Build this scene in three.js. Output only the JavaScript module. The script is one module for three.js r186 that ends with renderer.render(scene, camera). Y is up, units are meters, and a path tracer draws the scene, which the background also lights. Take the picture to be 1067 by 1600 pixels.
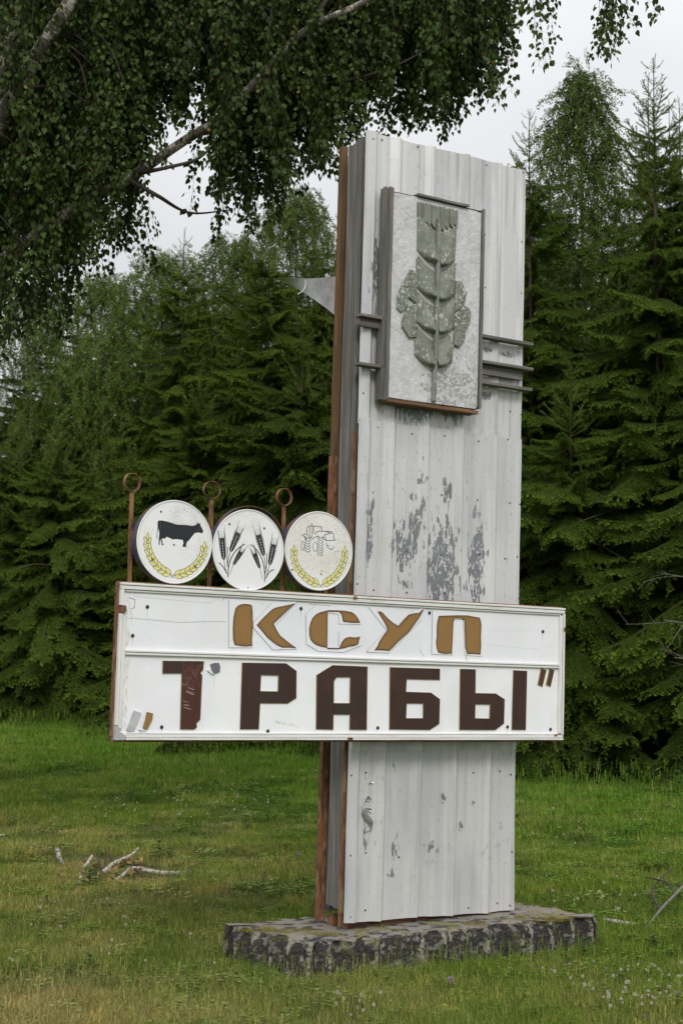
import * as THREE from 'three';
import { RoundedBoxGeometry } from 'three/addons/geometries/RoundedBoxGeometry.js';
import { mergeGeometries } from 'three/addons/utils/BufferGeometryUtils.js';

// ---------------------------------------------------------------- camera, sky, sun, exposure
const scene = new THREE.Scene();
const CAM_H = 2.24, PITCH = 0.08195, FOCAL = 2402;          // focal length in pixels of a 1600 high frame
const camera = new THREE.PerspectiveCamera(2 * Math.atan(800 / FOCAL) * 180 / Math.PI, 1067 / 1600, 0.1, 900);
camera.position.set(0, CAM_H, 0);
camera.rotation.set(PITCH, 0, 0);
camera.focus = 10.9; camera.userData.fStop = 6;            // focus on the monument, the wood a little soft
scene.add(camera);

const renderer = new THREE.WebGLRenderer({ antialias: true });
renderer.setSize(682, 1024);
renderer.toneMapping = THREE.LinearToneMapping;
renderer.toneMappingExposure = 1.06;
renderer.shadowMap.enabled = true;

// deterministic noise
function mulberry(a) { return () => { a |= 0; a = a + 0x6D2B79F5 | 0; let t = Math.imul(a ^ a >>> 15, 1 | a); t = t + Math.imul(t ^ t >>> 7, 61 | t) ^ t; return ((t ^ t >>> 14) >>> 0) / 4294967296; }; }
const NT = new Float32Array(65536); { const r = mulberry(77); for (let i = 0; i < 65536; i++) NT[i] = r(); }
function vn(x, y) {
  const xi = Math.floor(x), yi = Math.floor(y); let fx = x - xi, fy = y - yi;
  fx = fx * fx * (3 - 2 * fx); fy = fy * fy * (3 - 2 * fy);
  const h = (a, b) => NT[((a & 255) + ((b & 255) << 8)) & 65535];
  const a = h(xi, yi), b = h(xi + 1, yi), c = h(xi, yi + 1), d = h(xi + 1, yi + 1);
  return a + (b - a) * fx + (c - a) * fy + (a - b - c + d) * fx * fy;
}
function fbm(x, y, o = 4) { let s = 0, a = 0.5, n = 0; for (let i = 0; i < o; i++) { s += a * vn(x, y); n += a; x = x * 2.03 + 17.1; y = y * 2.03 + 9.7; a *= 0.5; } return s / n; }
const sstep = (a, b, x) => { x = Math.min(1, Math.max(0, (x - a) / (b - a))); return x * x * (3 - 2 * x); };
const lerp = (a, b, t) => a + (b - a) * t;
const mix3 = (a, b, t) => [lerp(a[0], b[0], t), lerp(a[1], b[1], t), lerp(a[2], b[2], t)];

{ // one overcast sky: brighter towards the zenith as overcast skies are, with soft cloud texture
  const W = 1024, H = 512, d = new Float32Array(W * H * 4);
  for (let j = 0; j < H; j++) {
    const el = (j + 0.5) / H * Math.PI - Math.PI / 2, s = Math.max(0, Math.sin(el));
    for (let i = 0; i < W; i++) {
      const az = (i + 0.5) / W * 2 * Math.PI, k = 2.2 / (s + 0.28);
      const cx = Math.cos(az) * Math.cos(el) * k, cz = Math.sin(az) * Math.cos(el) * k;
      const cl = fbm(cx * 1.3 + 40, cz * 1.3 + 20, 5);
      let L = 0.575 * (1 + 1.55 * s) * (0.80 + 0.40 * cl);
      if (el < 0) L = 0.45;
      const o = (j * W + i) * 4;
      d[o] = L * 0.975; d[o + 1] = L * 0.99; d[o + 2] = L * 1.025; d[o + 3] = 1;
    }
  }
  const t = new THREE.DataTexture(d, W, H, THREE.RGBAFormat, THREE.FloatType);
  t.mapping = THREE.EquirectangularReflectionMapping; t.magFilter = THREE.LinearFilter; t.minFilter = THREE.LinearFilter; t.needsUpdate = true;
  scene.background = t; scene.environment = t;
}
const sun = new THREE.DirectionalLight(new THREE.Color(1.0, 0.97, 0.92), 1.5);
sun.position.set(4, 26, 18); sun.target.position.set(0, 0, -14);
sun.castShadow = true; sun.shadow.radius = 32; sun.shadow.mapSize.set(2048, 2048);
Object.assign(sun.shadow.camera, { left: -30, right: 30, top: 30, bottom: -30, near: 1, far: 120 });
scene.add(sun, sun.target);

// ---------------------------------------------------------------- helpers
const V = (x, y, z) => new THREE.Vector3(x, y, z);
const taken = {};
function numbered(name) { const n = taken[name] = (taken[name] ?? -1) + 1; return n ? `${name}_${String(n).padStart(3, '0')}` : name; }
function tag(o, label, category, group, kind) {
  if (label) o.userData.label = label; if (category) o.userData.category = category;
  if (group) o.userData.group = group; if (kind) o.userData.kind = kind; return o;
}
function thing(name, label, category, group) { const o = new THREE.Group(); o.name = numbered(name); scene.add(o); return tag(o, label, category, group); }
function part(name, geo, mat, parent, label) { const m = new THREE.Mesh(geo, mat); m.name = name; parent.add(m); if (label) m.userData.label = label; return m; }
// a point seen at a pixel of the 1067 x 1600 photograph, at a distance along the view axis
const CP = Math.cos(PITCH), SP = Math.sin(PITCH);
function at(px, py, d) { const x = (px - 533.5) / FOCAL * d, y = (800 - py) / FOCAL * d; return V(x, CAM_H + y * CP + d * SP, -(d * CP) + y * SP); }

function dataTex(w, h, fn, srgb = true) {     // fn(u,v) -> linear rgb 0..1
  const d = new Uint8Array(w * h * 4);
  const enc = x => { x = Math.min(1, Math.max(0, x)); return srgb ? (x <= 0.0031308 ? 12.92 * x : 1.055 * Math.pow(x, 1 / 2.4) - 0.055) : x; };
  for (let j = 0; j < h; j++) for (let i = 0; i < w; i++) { const c = fn((i + .5) / w, (j + .5) / h), o = (j * w + i) * 4; d[o] = enc(c[0]) * 255; d[o + 1] = enc(c[1]) * 255; d[o + 2] = enc(c[2]) * 255; d[o + 3] = 255; }
  const t = new THREE.DataTexture(d, w, h); t.magFilter = THREE.LinearFilter; t.minFilter = THREE.LinearFilter; t.wrapS = t.wrapT = THREE.RepeatWrapping;
  if (srgb) t.colorSpace = THREE.SRGBColorSpace; t.needsUpdate = true; return t;
}
const grey = f => (u, v) => { const g = f(u, v); return [g, g, g]; };
const std = o => new THREE.MeshStandardMaterial(o);
const lin = (r, g, b) => new THREE.Color().setRGB(r, g, b);
// uv in metres: v along the given axis, u across
function metricUV(g, along = 'y', off = [0, 0]) {
  const p = g.attributes.position, n = g.attributes.normal, uv = new Float32Array(p.count * 2);
  for (let i = 0; i < p.count; i++) {
    const q = { x: p.getX(i), y: p.getY(i), z: p.getZ(i) }, m = { x: Math.abs(n.getX(i)), y: Math.abs(n.getY(i)), z: Math.abs(n.getZ(i)) };
    const axes = ['x', 'y', 'z'].filter(a => a !== along);
    let a;
    if (m[along] > 0.8) { uv[2 * i] = q[axes[0]] + off[0]; uv[2 * i + 1] = q[axes[1]] * 0.3 + off[1]; continue; }
    a = m[axes[0]] > m[axes[1]] ? axes[1] : axes[0];
    uv[2 * i] = q[a] + off[0] + (a === axes[0] ? 0 : 0.37); uv[2 * i + 1] = q[along] + off[1];
  }
  g.setAttribute('uv', new THREE.BufferAttribute(uv, 2)); return g;
}
function box(x0, x1, y0, y1, z0, z1, along = 'y', r = 0.003, off = [0, 0]) {
  const sx = x1 - x0, sy = y1 - y0, sz = z1 - z0;
  const g = new RoundedBoxGeometry(sx, sy, sz, 1, Math.min(r, sx / 2.2, sy / 2.2, sz / 2.2)); g.translate((x0 + x1) / 2, (y0 + y1) / 2, (z0 + z1) / 2);
  return metricUV(g, along, off);
}
const clean = gs => gs.map(g => { let n = g.index ? g.toNonIndexed() : g; const o = new THREE.BufferGeometry(); for (const k of ['position', 'normal', 'uv']) o.setAttribute(k, n.attributes[k]); return o; });
const merge = gs => mergeGeometries(clean(gs));
function shape(pts, holes = []) { const s = new THREE.Shape(pts.map(p => new THREE.Vector2(p[0], p[1]))); for (const h of holes) s.holes.push(new THREE.Path(h.map(p => new THREE.Vector2(p[0], p[1])))); return s; }
function plate(pts, holes, z0, z1, uvf) {
  const g = new THREE.ExtrudeGeometry(shape(pts, holes), { depth: z1 - z0, bevelEnabled: false }); g.translate(0, 0, z0);
  const p = g.attributes.position, uv = g.attributes.uv; for (let i = 0; i < p.count; i++) { const q = uvf ? uvf(p.getX(i), p.getY(i)) : [p.getX(i), p.getY(i)]; uv.setXY(i, q[0], q[1]); }
  return g;
}
function tube(pts, radii, seg = 6, uvScale = 1) {          // tapered tube through points
  const cur = new THREE.CatmullRomCurve3(pts), N = Math.max(4, pts.length * 4), P = [], Nn = [], U = [], I = [];
  const fr = cur.computeFrenetFrames(N, false), len = cur.getLength();
  for (let i = 0; i <= N; i++) {
    const t = i / N, c = cur.getPointAt(t), k = t * (radii.length - 1), a = Math.floor(Math.min(k, radii.length - 1.001)), r = radii.length > 1 ? lerp(radii[a], radii[a + 1], k - a) : radii[0];
    for (let j = 0; j <= seg; j++) {
      const an = j / seg * Math.PI * 2, n = fr.normals[i].clone().multiplyScalar(Math.cos(an)).addScaledVector(fr.binormals[i], Math.sin(an));
      P.push(c.x + n.x * r, c.y + n.y * r, c.z + n.z * r); Nn.push(n.x, n.y, n.z); U.push(j / seg * Math.max(1, Math.round(r * 6.28 / uvScale)), t * len / uvScale);
    }
  }
  for (let i = 0; i < N; i++) for (let j = 0; j < seg; j++) { const a = i * (seg + 1) + j, b = a + seg + 1; I.push(a, a + 1, b, a + 1, b + 1, b); }
  const g = new THREE.BufferGeometry(); g.setAttribute('position', new THREE.Float32BufferAttribute(P, 3)); g.setAttribute('normal', new THREE.Float32BufferAttribute(Nn, 3)); g.setAttribute('uv', new THREE.Float32BufferAttribute(U, 2)); g.setIndex(I); return g;
}

// ---------------------------------------------------------------- terrain
const EDGE0 = V(-8.1, 0, -36.9), EDGE_DIR = V(0.655, 0, 0.755).normalize(), EDGE_N = V(EDGE_DIR.z, 0, -EDGE_DIR.x);   // forest edge line; N points into the forest
const toForest = (x, z) => (x - EDGE0.x) * EDGE_N.x + (z - EDGE0.z) * EDGE_N.z;         // metres past the edge (negative in the meadow)
function gy(x, z) {
  const d = Math.hypot(x, z);
  let h = (fbm(x * 0.25 + 5, z * 0.25 + 5, 3) - 0.5) * 0.22 + (fbm(x * 1.6, z * 1.6, 2) - 0.5) * 0.05;
  h *= sstep(0.4, 3.5, Math.hypot((x - 0.6) / 1.3, z + 10.9));
  if (d > 150) h += 0; return h;
}
// how dry the sward is at a place (0 lush, 1 straw), and where earth lies bare
function dryness(x, z) {
  const d = -z, f = toForest(x, z);
  let k = 0.16 + 0.5 * (fbm(x * 0.55 + 3, z * 0.55 + 8, 4) - 0.5) * 2;
  k += 0.22 * sstep(11.5, 13, d) * (1 - sstep(16, 22, d));
  k -= 0.45 * sstep(-11, -4, f); k -= 0.30 * sstep(0.8, 3.0, x);
  k += 0.8 * sstep(2.2, 0.2, Math.hypot((x + 2.1) * 0.9, (z + 8.7) * 1.5));
  return Math.min(1, Math.max(0, k));
}
function bare(x, z) {
  const e = (cx, cz, rx, rz) => 1 - sstep(0.45, 1.0, Math.hypot((x - cx) / rx, (z - cz) / rz) + (fbm(x * 3, z * 3, 3) - 0.5) * 0.9);
  return Math.max(e(-2.2, -15.6, 1.1, 0.9), e(-0.9, -15.3, 0.7, 0.5), e(2.9, -14.6, 0.9, 0.35), e(-4.5, -18.5, 1.0, 0.6), e(-0.3, -16.8, 0.8, 0.35), e(1.7, -9.9, 0.3, 0.15), sstep(1, 4, toForest(x, z)) * 0.8);
}
{
  const N = 170, P = [], C = [], U = [], I = [], map = t => Math.sign(t) * (Math.abs(t) < 0.6 ? Math.abs(t) * 45 : 27 + Math.pow((Math.abs(t) - 0.6) / 0.4, 2.2) * 420);
  for (let j = 0; j <= N; j++) for (let i = 0; i <= N; i++) {
    const x = map(i / N * 2 - 1), z = map(j / N * 2 - 1) - 18; const k = dryness(x, z), b = bare(x, z);
    let c = mix3([0.05, 0.08, 0.014], [0.14, 0.12, 0.045], k); c = mix3(c, [0.10, 0.068, 0.042], b);
    P.push(x, gy(x, z), z); C.push(c[0] / 0.6, c[1] / 0.6, c[2] / 0.6); U.push(x * 0.5, z * 0.5);
  }
  for (let j = 0; j < N; j++) for (let i = 0; i < N; i++) { const a = j * (N + 1) + i, b = a + N + 1; I.push(a, b, a + 1, a + 1, b, b + 1); }
  const g = new THREE.BufferGeometry(); g.setAttribute('position', new THREE.Float32BufferAttribute(P, 3)); g.setAttribute('color', new THREE.Float32BufferAttribute(C, 3)); g.setAttribute('uv', new THREE.Float32BufferAttribute(U, 2)); g.setIndex(I); g.computeVertexNormals();
  const tx = dataTex(512, 512, (u, v) => { const a = fbm(u * 60, v * 60, 4), b = fbm(u * 14 + 9, v * 14, 3); const g = 0.25 + 0.5 * a + 0.3 * b; return [g, g * 0.97, g * 0.9]; });
  const bm = dataTex(512, 512, grey((u, v) => fbm(u * 50, v * 50, 4)), false);
  const m = std({ map: tx, vertexColors: true, roughness: 1, bumpMap: bm, bumpScale: 0.03 });
  const o = part('ground', g, m, scene); tag(o, 'rough meadow ground with soil showing between the grass', 'ground', null, 'structure');
}
console.log('terrain');

// ---------------------------------------------------------------- materials of the monument
const woodTex = (base, dark, seed) => dataTex(512, 1024, (u, v) => {
  const x = u * 0.5, y = v * 2;                                  // covers 0.5 m x 2 m
  const g = fbm(x * 160 + seed, y * 3.2 + seed, 4), f = fbm(x * 420, y * 5, 2), w = fbm(x * 30, y * 2.1 + seed, 3);
  const crack = sstep(0.70, 0.8, fbm(x * 210 + 7, y * 1.6 + seed, 2));
  let c = mix3(base, dark, sstep(0.35, 0.75, g) * 0.6 + (f - 0.5) * 0.5); c = mix3(c, [c[0] * 1.35, c[1] * 1.33, c[2] * 1.28], sstep(0.5, 0.75, w)); return mix3(c, [0.03, 0.026, 0.022], crack * 0.85);
});
const woodBump = dataTex(512, 1024, grey((u, v) => { const x = u * 0.5, y = v * 2; return 0.6 * fbm(x * 160 + 3, y * 3.2 + 3, 4) + 0.4 * (1 - sstep(0.68, 0.8, fbm(x * 210 + 7, y * 1.6 + 3, 2))); }), false);
const rep = (t, a, b) => { const c = t.clone(); c.repeat.set(a, b); c.needsUpdate = true; return c; };
const tGreyWood = woodTex([0.165, 0.155, 0.143], [0.07, 0.064, 0.058], 3), tBrownWood = woodTex([0.18, 0.10, 0.046], [0.085, 0.046, 0.022], 13);
const mGreyWood = std({ map: rep(tGreyWood, 2, .5), bumpMap: rep(woodBump, 2, .5), bumpScale: 0.004, roughness: 0.95 });
const mBrownWood = std({ color: lin(.8, .78, .75), map: rep(tBrownWood, 2, .5), bumpMap: rep(woodBump, 2, .5), bumpScale: 0.003, roughness: 0.9 });
const tRust = dataTex(512, 512, (u, v) => {
  const a = fbm(u * 24, v * 8, 4), b = fbm(u * 70 + 5, v * 60, 3), c = fbm(u * 8 + 3, v * 3 + 2, 3);
  let k = mix3([0.20, 0.085, 0.036], [0.085, 0.038, 0.024], sstep(0.38, 0.66, a)); k = mix3(k, [0.30, 0.165, 0.075], sstep(0.55, 0.72, c) * 0.7); return mix3(k, [k[0] * .5, k[1] * .5, k[2] * .5], sstep(0.6, 0.75, b) * 0.6);
});
const mRust = std({ map: rep(tRust, 2, 2), bumpMap: rep(dataTex(256, 256, grey((u, v) => fbm(u * 40, v * 40, 3)), false), 2, 2), bumpScale: 0.002, roughness: 0.85 });
const mTanSteel = std({ map: rep(dataTex(256, 512, (u, v) => { const a = fbm(u * 10, v * 12, 4), b = fbm(u * 22 + 4, v * 30, 3); return mix3([0.23, 0.155, 0.08], [0.15, 0.06, 0.028], sstep(0.42, 0.6, a) * .85 + sstep(.6, .7, b) * .3); }), 2, .7), roughness: 0.8 });
const mDark = std({ color: lin(0.02, 0.018, 0.016), roughness: 0.7 });
const mBolt = std({ color: lin(0.03, 0.03, 0.032), roughness: 0.45, metalness: 0.4 });
const mGalv = std({ map: rep(dataTex(256, 256, (u, v) => { const a = fbm(u * 30, v * 30, 3), b = fbm(u * 6, v * 6, 3); const g = 0.47 + 0.16 * (a - .5) + 0.3 * (b - .5); return [g, g * 1.01, g * 1.03]; }), 1, 1), roughness: 0.42, metalness: 0.25 });

// ---------------------------------------------------------------- the monument's own frame: turned to the road and leaning a little
const MON = new THREE.Matrix4().makeTranslation(0.012, 0.33, -10.545)
  .multiply(new THREE.Matrix4().makeRotationY(0.5634)).multiply(new THREE.Matrix4().makeRotationZ(-0.0347));
const MONQ = new THREE.Quaternion().setFromRotationMatrix(MON);
function mon(name, label, category, [bx, by, bz], group) {        // a thing in the monument's frame; parts are built in that frame's metres
  const o = thing(name, label, category, group); o.position.copy(V(bx, by, bz).applyMatrix4(MON)); o.quaternion.copy(MONQ); o.userData.base = undefined; delete o.userData.base;
  o.put = (n, g, m, p = o, l) => { const q = part(n, g, m, p, l); if (p === o) q.position.set(-bx, -by, -bz); return q; };
  return o;
}

// ---- pylon
const SHW = 1.442;
function sheetProfile() {                                          // [x, z] outline of the folded sheet, ribs every 0.302 m
  const P = [[0, 0.004], [0.008, 0.024], [0.072, 0.032], [0.104, 0.0]];
  for (const r of [0.302, 0.605, 0.908, 1.213]) P.push([r - 0.088, 0], [r - 0.030, 0.028], [r - 0.016, 0.032], [r + 0.016, 0.0]);
  P.push([1.395, 0], [1.408, 0.012], [SHW, 0.008]); return P;
}
function sheet(y0, y1, z, seed, rows = 14, flare = 0) {
  const pr = [], base = sheetProfile();
  for (let i = 0; i < base.length - 1; i++) { const [a, b] = [base[i], base[i + 1]], n = b[0] - a[0] > 0.1 ? 8 : 2; for (let k = 0; k < n; k++) pr.push([lerp(a[0], b[0], k / n), lerp(a[1], b[1], k / n)]); } pr.push(base.at(-1));
  const P = [], U = [], I = [], n = pr.length;
  for (let j = 0; j <= rows; j++) for (let i = 0; i < n; i++) {
    const y = lerp(y0, y1, j / rows), x = pr[i][0];
    const ed = j === rows || j === 0 ? (fbm(x * 5 + seed, seed, 2) - 0.5) * 0.016 : 0;
    const w = (fbm(x * 2.2 + seed, y * 1.8 + seed, 3) - 0.5) * 0.014 + (fbm(x * 9 + seed, y * 5, 2) - .5) * 0.003;
    P.push(x + (x > 1.2 ? flare * (1 - j / rows) : 0), y + ed, z + pr[i][1] + w); U.push(x / SHW, (y - y0) / (y1 - y0));
  }
  for (let j = 0; j < rows; j++) for (let i = 0; i < n - 1; i++) { const a = j * n + i, b = a + n; I.push(a, a + 1, b, a + 1, b + 1, b); }
  let g = new THREE.BufferGeometry(); g.setAttribute('position', new THREE.Float32BufferAttribute(P, 3)); g.setAttribute('uv', new THREE.Float32BufferAttribute(U, 2)); g.setIndex(I); g = g.toNonIndexed(); g.computeVertexNormals();
  // creases stay sharp across the folds but rows stay smooth
  return g;
}
// paint worn off in patches: each [x0,x1,y0,y1] in metres with a ragged grainy outline
function sheetTex(y0, y1, base, patches, seed, streak, specks) {
  const w = 768, h = Math.round(512 * (y1 - y0));
  return dataTex(w, h, (u, v) => {
    const x = u * SHW, y = y0 + v * (y1 - y0);
    const n1 = fbm(x * 3 + seed, y * 1.3 + seed, 4), st = fbm(x * 26 + seed, y * 1.1 + seed, 4), fine = fbm(x * 90, y * 60 + seed, 3);
    let c = mix3(base, [base[0] * 0.86, base[1] * 0.87, base[2] * 0.89], sstep(0.4, 0.7, n1)); c = mix3(c, [c[0] * 0.78, c[1] * 0.77, c[2] * 0.75], sstep(0.52, 0.74, st) * streak);
    c = mix3(c, [c[0] * 1.12, c[1] * 1.12, c[2] * 1.1], sstep(0.55, 0.7, fbm(x * 18 + 40, y * 0.9 + seed, 3)) * streak);
    c = c.map(q => q * (0.95 + 0.1 * fine));
    let bareM = 0;
    for (const [a, b, p, q, s] of patches) {
      const cx = (a + b) / 2, cy = (p + q) / 2; const r = Math.max(Math.abs(x - cx) / ((b - a) / 2), Math.abs(y - cy) / ((q - p) / 2));
      if (r > 1.6) continue;
      const nn = fbm(x * 62 + seed, y * 14 + seed, 5) - 0.5, e = Math.hypot((x - cx) / ((b - a) / 2), (y - cy) / ((q - p) / 2));
      bareM = Math.max(bareM, sstep(0.0, 0.06, (s ?? 1) * 0.9 - e * 0.8 + nn * 2.2 - 0.05));
    }
    const sp = fbm(x * 60 + seed * 3, y * 24 + seed, 3); bareM = Math.max(bareM, sstep(0.775, 0.80, sp + (fbm(x * 4 + seed, y * 2, 2) - .5) * 0.22) * specks);
    bareM *= 1 - .9 * sstep(.60, .66, fbm(x * 75 + seed, y * 42, 4));
    const bm = 0.20 + 0.08 * (fbm(x * 120, y * 120, 2) - .5) + 0.09 * (fbm(x * 14, y * 9, 3) - .5);
    return mix3(c, [bm, bm * 1.04, bm * 1.1], bareM);
  });
}
const shM = (t, r = 0.36) => std({ map: t, roughness: r, metalness: 0.15 });
const tUp = sheetTex(3.40, 5.5, [0.59, 0.587, 0.583], [[0.07, 0.16, 4.2, 4.75, 0.9], [0.30, 0.62, 3.46, 3.62, 0.95], [0.64, 0.9, 3.46, 3.64, .7], [1.0, 1.2, 4.05, 4.1, .8], [1.23, 1.39, 4.04, 4.08, .9], [0.98, 1.2, 3.7, 3.77, .7]], 3, 0.9, 0.25);
const tMid = sheetTex(1.15, 3.44, [0.59, 0.587, 0.583], [[0.08, 0.15, 2.40, 2.88, .85], [0.305, 0.50, 2.38, 2.76, .78], [0.43, 0.59, 2.52, 2.98, .68], [0.47, .59, 2.9, 3.2, .35], [0.73, 0.82, 2.9, 3.1, .75], [0.63, 0.85, 2.22, 2.70, 1.05], [1.0, 1.12, 2.25, 2.82, 1.0], [.32, .5, 2.27, 2.36, .6], [.92, .99, 2.25, 2.35, .5]], 8, 0.45, 0.4);
const tLow = sheetTex(0, 1.24, [0.59, 0.587, 0.583], [[0.13, 0.19, 0.45, 0.66, .45], [0.37, .44, .38, .58, .55], [.33, .42, .25, .35, .25], [.64, .77, .42, .52, .5], [.66, .74, .05, .16, .25], [.36, .42, .98, 1.08, .25]], 21, 0.5, 0.35);
{
  const py = mon('pylon', 'tall leaning pylon clad in pale ribbed metal sheet with weathered plank sides', 'pylon', [SHW / 2, -0.04, -0.15]);
  const up = py.put('cladding_sheet', sheet(3.40, 5.5, 0, 3), shM(tUp), py, 'upper whitish ribbed sheet behind the wheat relief');
  const mid = py.put('cladding_sheet', sheet(1.15, 3.44, 0.007, 8), shM(tMid), py, 'middle ribbed sheet with peeled grey patches');
  const low = py.put('cladding_sheet', sheet(0, 1.24, 0.0, 21, 10, 0.012), shM(tLow, 0.34), py, 'grey lower ribbed sheet with torn dents');
  // screws on the sheets
  const sg = new THREE.SphereGeometry(0.0065, 6, 4);
  const rnd = mulberry(5);
  for (const y of [5.46, 4.95, 4.55, 3.62, 3.40, 2.95, 2.55, 2.27, 0.99, 0.44, 0.05]) for (const x of [0.035, 0.16, 0.45, 0.75, 1.06, 1.33, 1.425]) {
    if (y > 3.55 && y < 5.1 && x > 0.14 && x < 0.95) continue; if (rnd() < 0.3) continue;
    const z = (x < 0.07 ? 0.024 : x > 1.4 ? 0.012 : 0.001) + (y < 3.41 && y > 1.2 ? 0.007 : 0);
    const s = py.put('screw', sg, mBolt, y > 3.41 ? up : y > 1.2 ? mid : low); s.position.add(V(x + (rnd() - .5) * .05, y + (rnd() - .5) * 0.05, z + 0.001));
  }
  // peeled shreds of metal on the lower sheet
  const shred = (x, y, s, a) => { const g = new THREE.PlaneGeometry(0.05 * s, 0.12 * s, 4, 8), p = g.attributes.position; for (let i = 0; i < p.count; i++) { const t = p.getY(i) / (0.12 * s) + .5, q = p.getX(i) / (0.05 * s) + .5; p.setXYZ(i, p.getX(i) * (1 - .75 * t) + 0.012 * s * Math.sin(t * 5), p.getY(i), 0.004 + q * q * 0.035 * s * (.3 + t) + 0.006 * Math.sin(t * 9 + q * 4)); } g.rotateZ(a); g.computeVertexNormals(); const m = py.put('peeled_shred', g, mGalvS); m.position.add(V(x, y, 0.004)); };
  const mGalvS = std({ color: lin(0.62, 0.63, 0.65), roughness: 0.25, metalness: 0.8, side: THREE.DoubleSide });
  shred(0.144, 0.80, 0.8, 2.2); shred(0.150, 0.68, 1.25, 0.25); shred(0.168, 0.75, 0.5, 1); shred(0.795, 0.82, 0.55, 0.1); shred(0.955, 0.62, 0.5, 0.05); shred(1.065, .78, .3, .2); shred(0.185, 0.93, 0.3, 1.6);
  // steel posts, planks of the side
  py.put('steel_post', box(-0.028, 0.03, -0.03, 3.2, -0.325, -0.285, 'y', 0.002), mRust, py, 'rusty rear corner post');
  py.put('steel_post', box(-0.012, 0.034, 3.2, 5.47, -0.335, -0.285, 'y', 0.002, [.2, 0]), mBrownWood, py, 'brown upper rear batten');
  py.put('steel_post', box(-0.016, 0.012, -0.03, 3.35, -0.045, -0.026, 'y', 0.002, [0.3, 0]), mTanSteel, py, 'tan and rust front corner angle');
  py.put('steel_post', box(1.40, 1.435, -0.03, 5.2, -0.06, -0.03, 'y', 0.002, [0.5, 0]), mRust);
  py.put('steel_post', box(1.40, 1.44, -0.03, 5.3, -0.32, -0.285, 'y', 0.002, [0.6, 0]), mRust);
  const plank = (z0, z1, y0, y1, x0, off) => {
    const g = new THREE.BoxGeometry(0.03, y1 - y0, z1 - z0, 1, 24, 8), p = g.attributes.position; g.translate(x0 + 0.015, (y0 + y1) / 2, (z0 + z1) / 2);
    for (let i = 0; i < p.count; i++) { if (p.getY(i) > y1 - 1e-4) p.setY(i, p.getY(i) - 0.05 * fbm(p.getZ(i) * 70 + off, off, 2)); p.setX(i, p.getX(i) + (fbm(p.getZ(i) * 30 + off, p.getY(i) * 2, 2) - .5) * 0.004); }
    g.computeVertexNormals(); return metricUV(g, 'y', [off, off]);
  };
  py.put('side_plank', plank(-0.135, -0.046, 0.08, 5.49, 0.0, 0.11), mGreyWood); py.put('side_plank', plank(-0.232, -0.138, 0.09, 5.47, 0.003, 0.61), mGreyWood);
  py.put('side_plank', plank(-0.16, -0.05, 0.05, 5.45, 1.405, 0.31), mGreyWood); py.put('side_plank', plank(-0.28, -0.165, 0.05, 5.45, 1.405, 0.71), mGreyWood);
  py.put('inner_board', box(0.04, 1.40, 0.06, 5.4, -0.28, -0.25, 'y', 0.002), mGreyWood);
  py.put('foot_beam', box(0.02, 1.40, -0.06, 0.02, -0.24, -0.17, 'x', 0.002), mRust); py.put('foot_beam', box(0.06, 1.36, -0.06, 0.0, -0.10, -0.05, 'x', 0.002), mRust);
  // back cladding and its torn corner curling out past the edge
  const bk = sheet(0.02, 5.42, 0, 31); bk.scale(-1, 1, -1); bk.translate(SHW, 0, -0.34); py.put('back_sheet', bk, mGalv);
  { const P = [], U = [], I = [], N = 14, M = 10;
    for (let j = 0; j <= M; j++) for (let i = 0; i <= N; i++) {
      const s = i / N, t = j / M;                                     // s: out from the edge, t: down
      const x = -0.50 * s, top = 4.515 - 0.09 * s - 0.02 * Math.sin(s * 3), bot = top - 0.29 * Math.pow(1 - s, 1.35) - 0.001;
      const y = lerp(top, bot, t); P.push(x + 0.03 * t * s, y, -0.335 - 0.10 * s * s + 0.14 * s * (1 - t * .6)); U.push(x * 2, y * 2);
    }
    for (let j = 0; j < M; j++) for (let i = 0; i < N; i++) { const a = j * (N + 1) + i, b = a + N + 1; I.push(a, b, a + 1, a + 1, b, b + 1); }
    const g = new THREE.BufferGeometry(); g.setAttribute('position', new THREE.Float32BufferAttribute(P, 3)); g.setAttribute('uv', new THREE.Float32BufferAttribute(U, 2)); g.setIndex(I); g.computeVertexNormals();
    const f = mGalv.clone(); f.side = THREE.DoubleSide; py.put('torn_flap', g, f, py, 'torn galvanised sheet corner curling outward');
    py.put('loose_wire', tube([V(-0.31, 4.42, -0.25), V(-0.315, 4.38, -0.24), V(-0.34, 4.34, -0.22), V(-0.385, 4.30, -0.22)], [0.003], 5), std({ color: lin(.6, .6, .58), roughness: .5 }));
  }
  // shelf slats that cross the pylon behind the relief
  py.put('slat', box(-0.062, 1.472, 4.138, 4.160, 0.022, 0.10, 'x', 0.003, [0.1, 0]), mGreyWood);
  py.put('slat', box(-0.055, 0.9, 4.078, 4.135, 0.028, 0.062, 'x', 0.003, [0.3, 0.2]), mGreyWood);
  py.put('slat', box(0.5, 1.468, 3.945, 3.968, 0.022, 0.11, 'x', 0.003, [0.5, 0.3]), mGreyWood);
  py.put('slat', box(0.5, 1.402, 3.872, 3.940, 0.028, 0.065, 'x', 0.003, [0.7, 0.1]), mGreyWood);
  py.put('slat', box(0.5, 1.088, 3.822, 3.868, 0.028, 0.06, 'x', 0.003, [0.9, 0.1]), mGreyWood);
  py.put('slat', box(-0.062, 1.472, 3.795, 3.816, 0.022, 0.10, 'x', 0.003, [0.2, 0.5]), mGreyWood);
}

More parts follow.
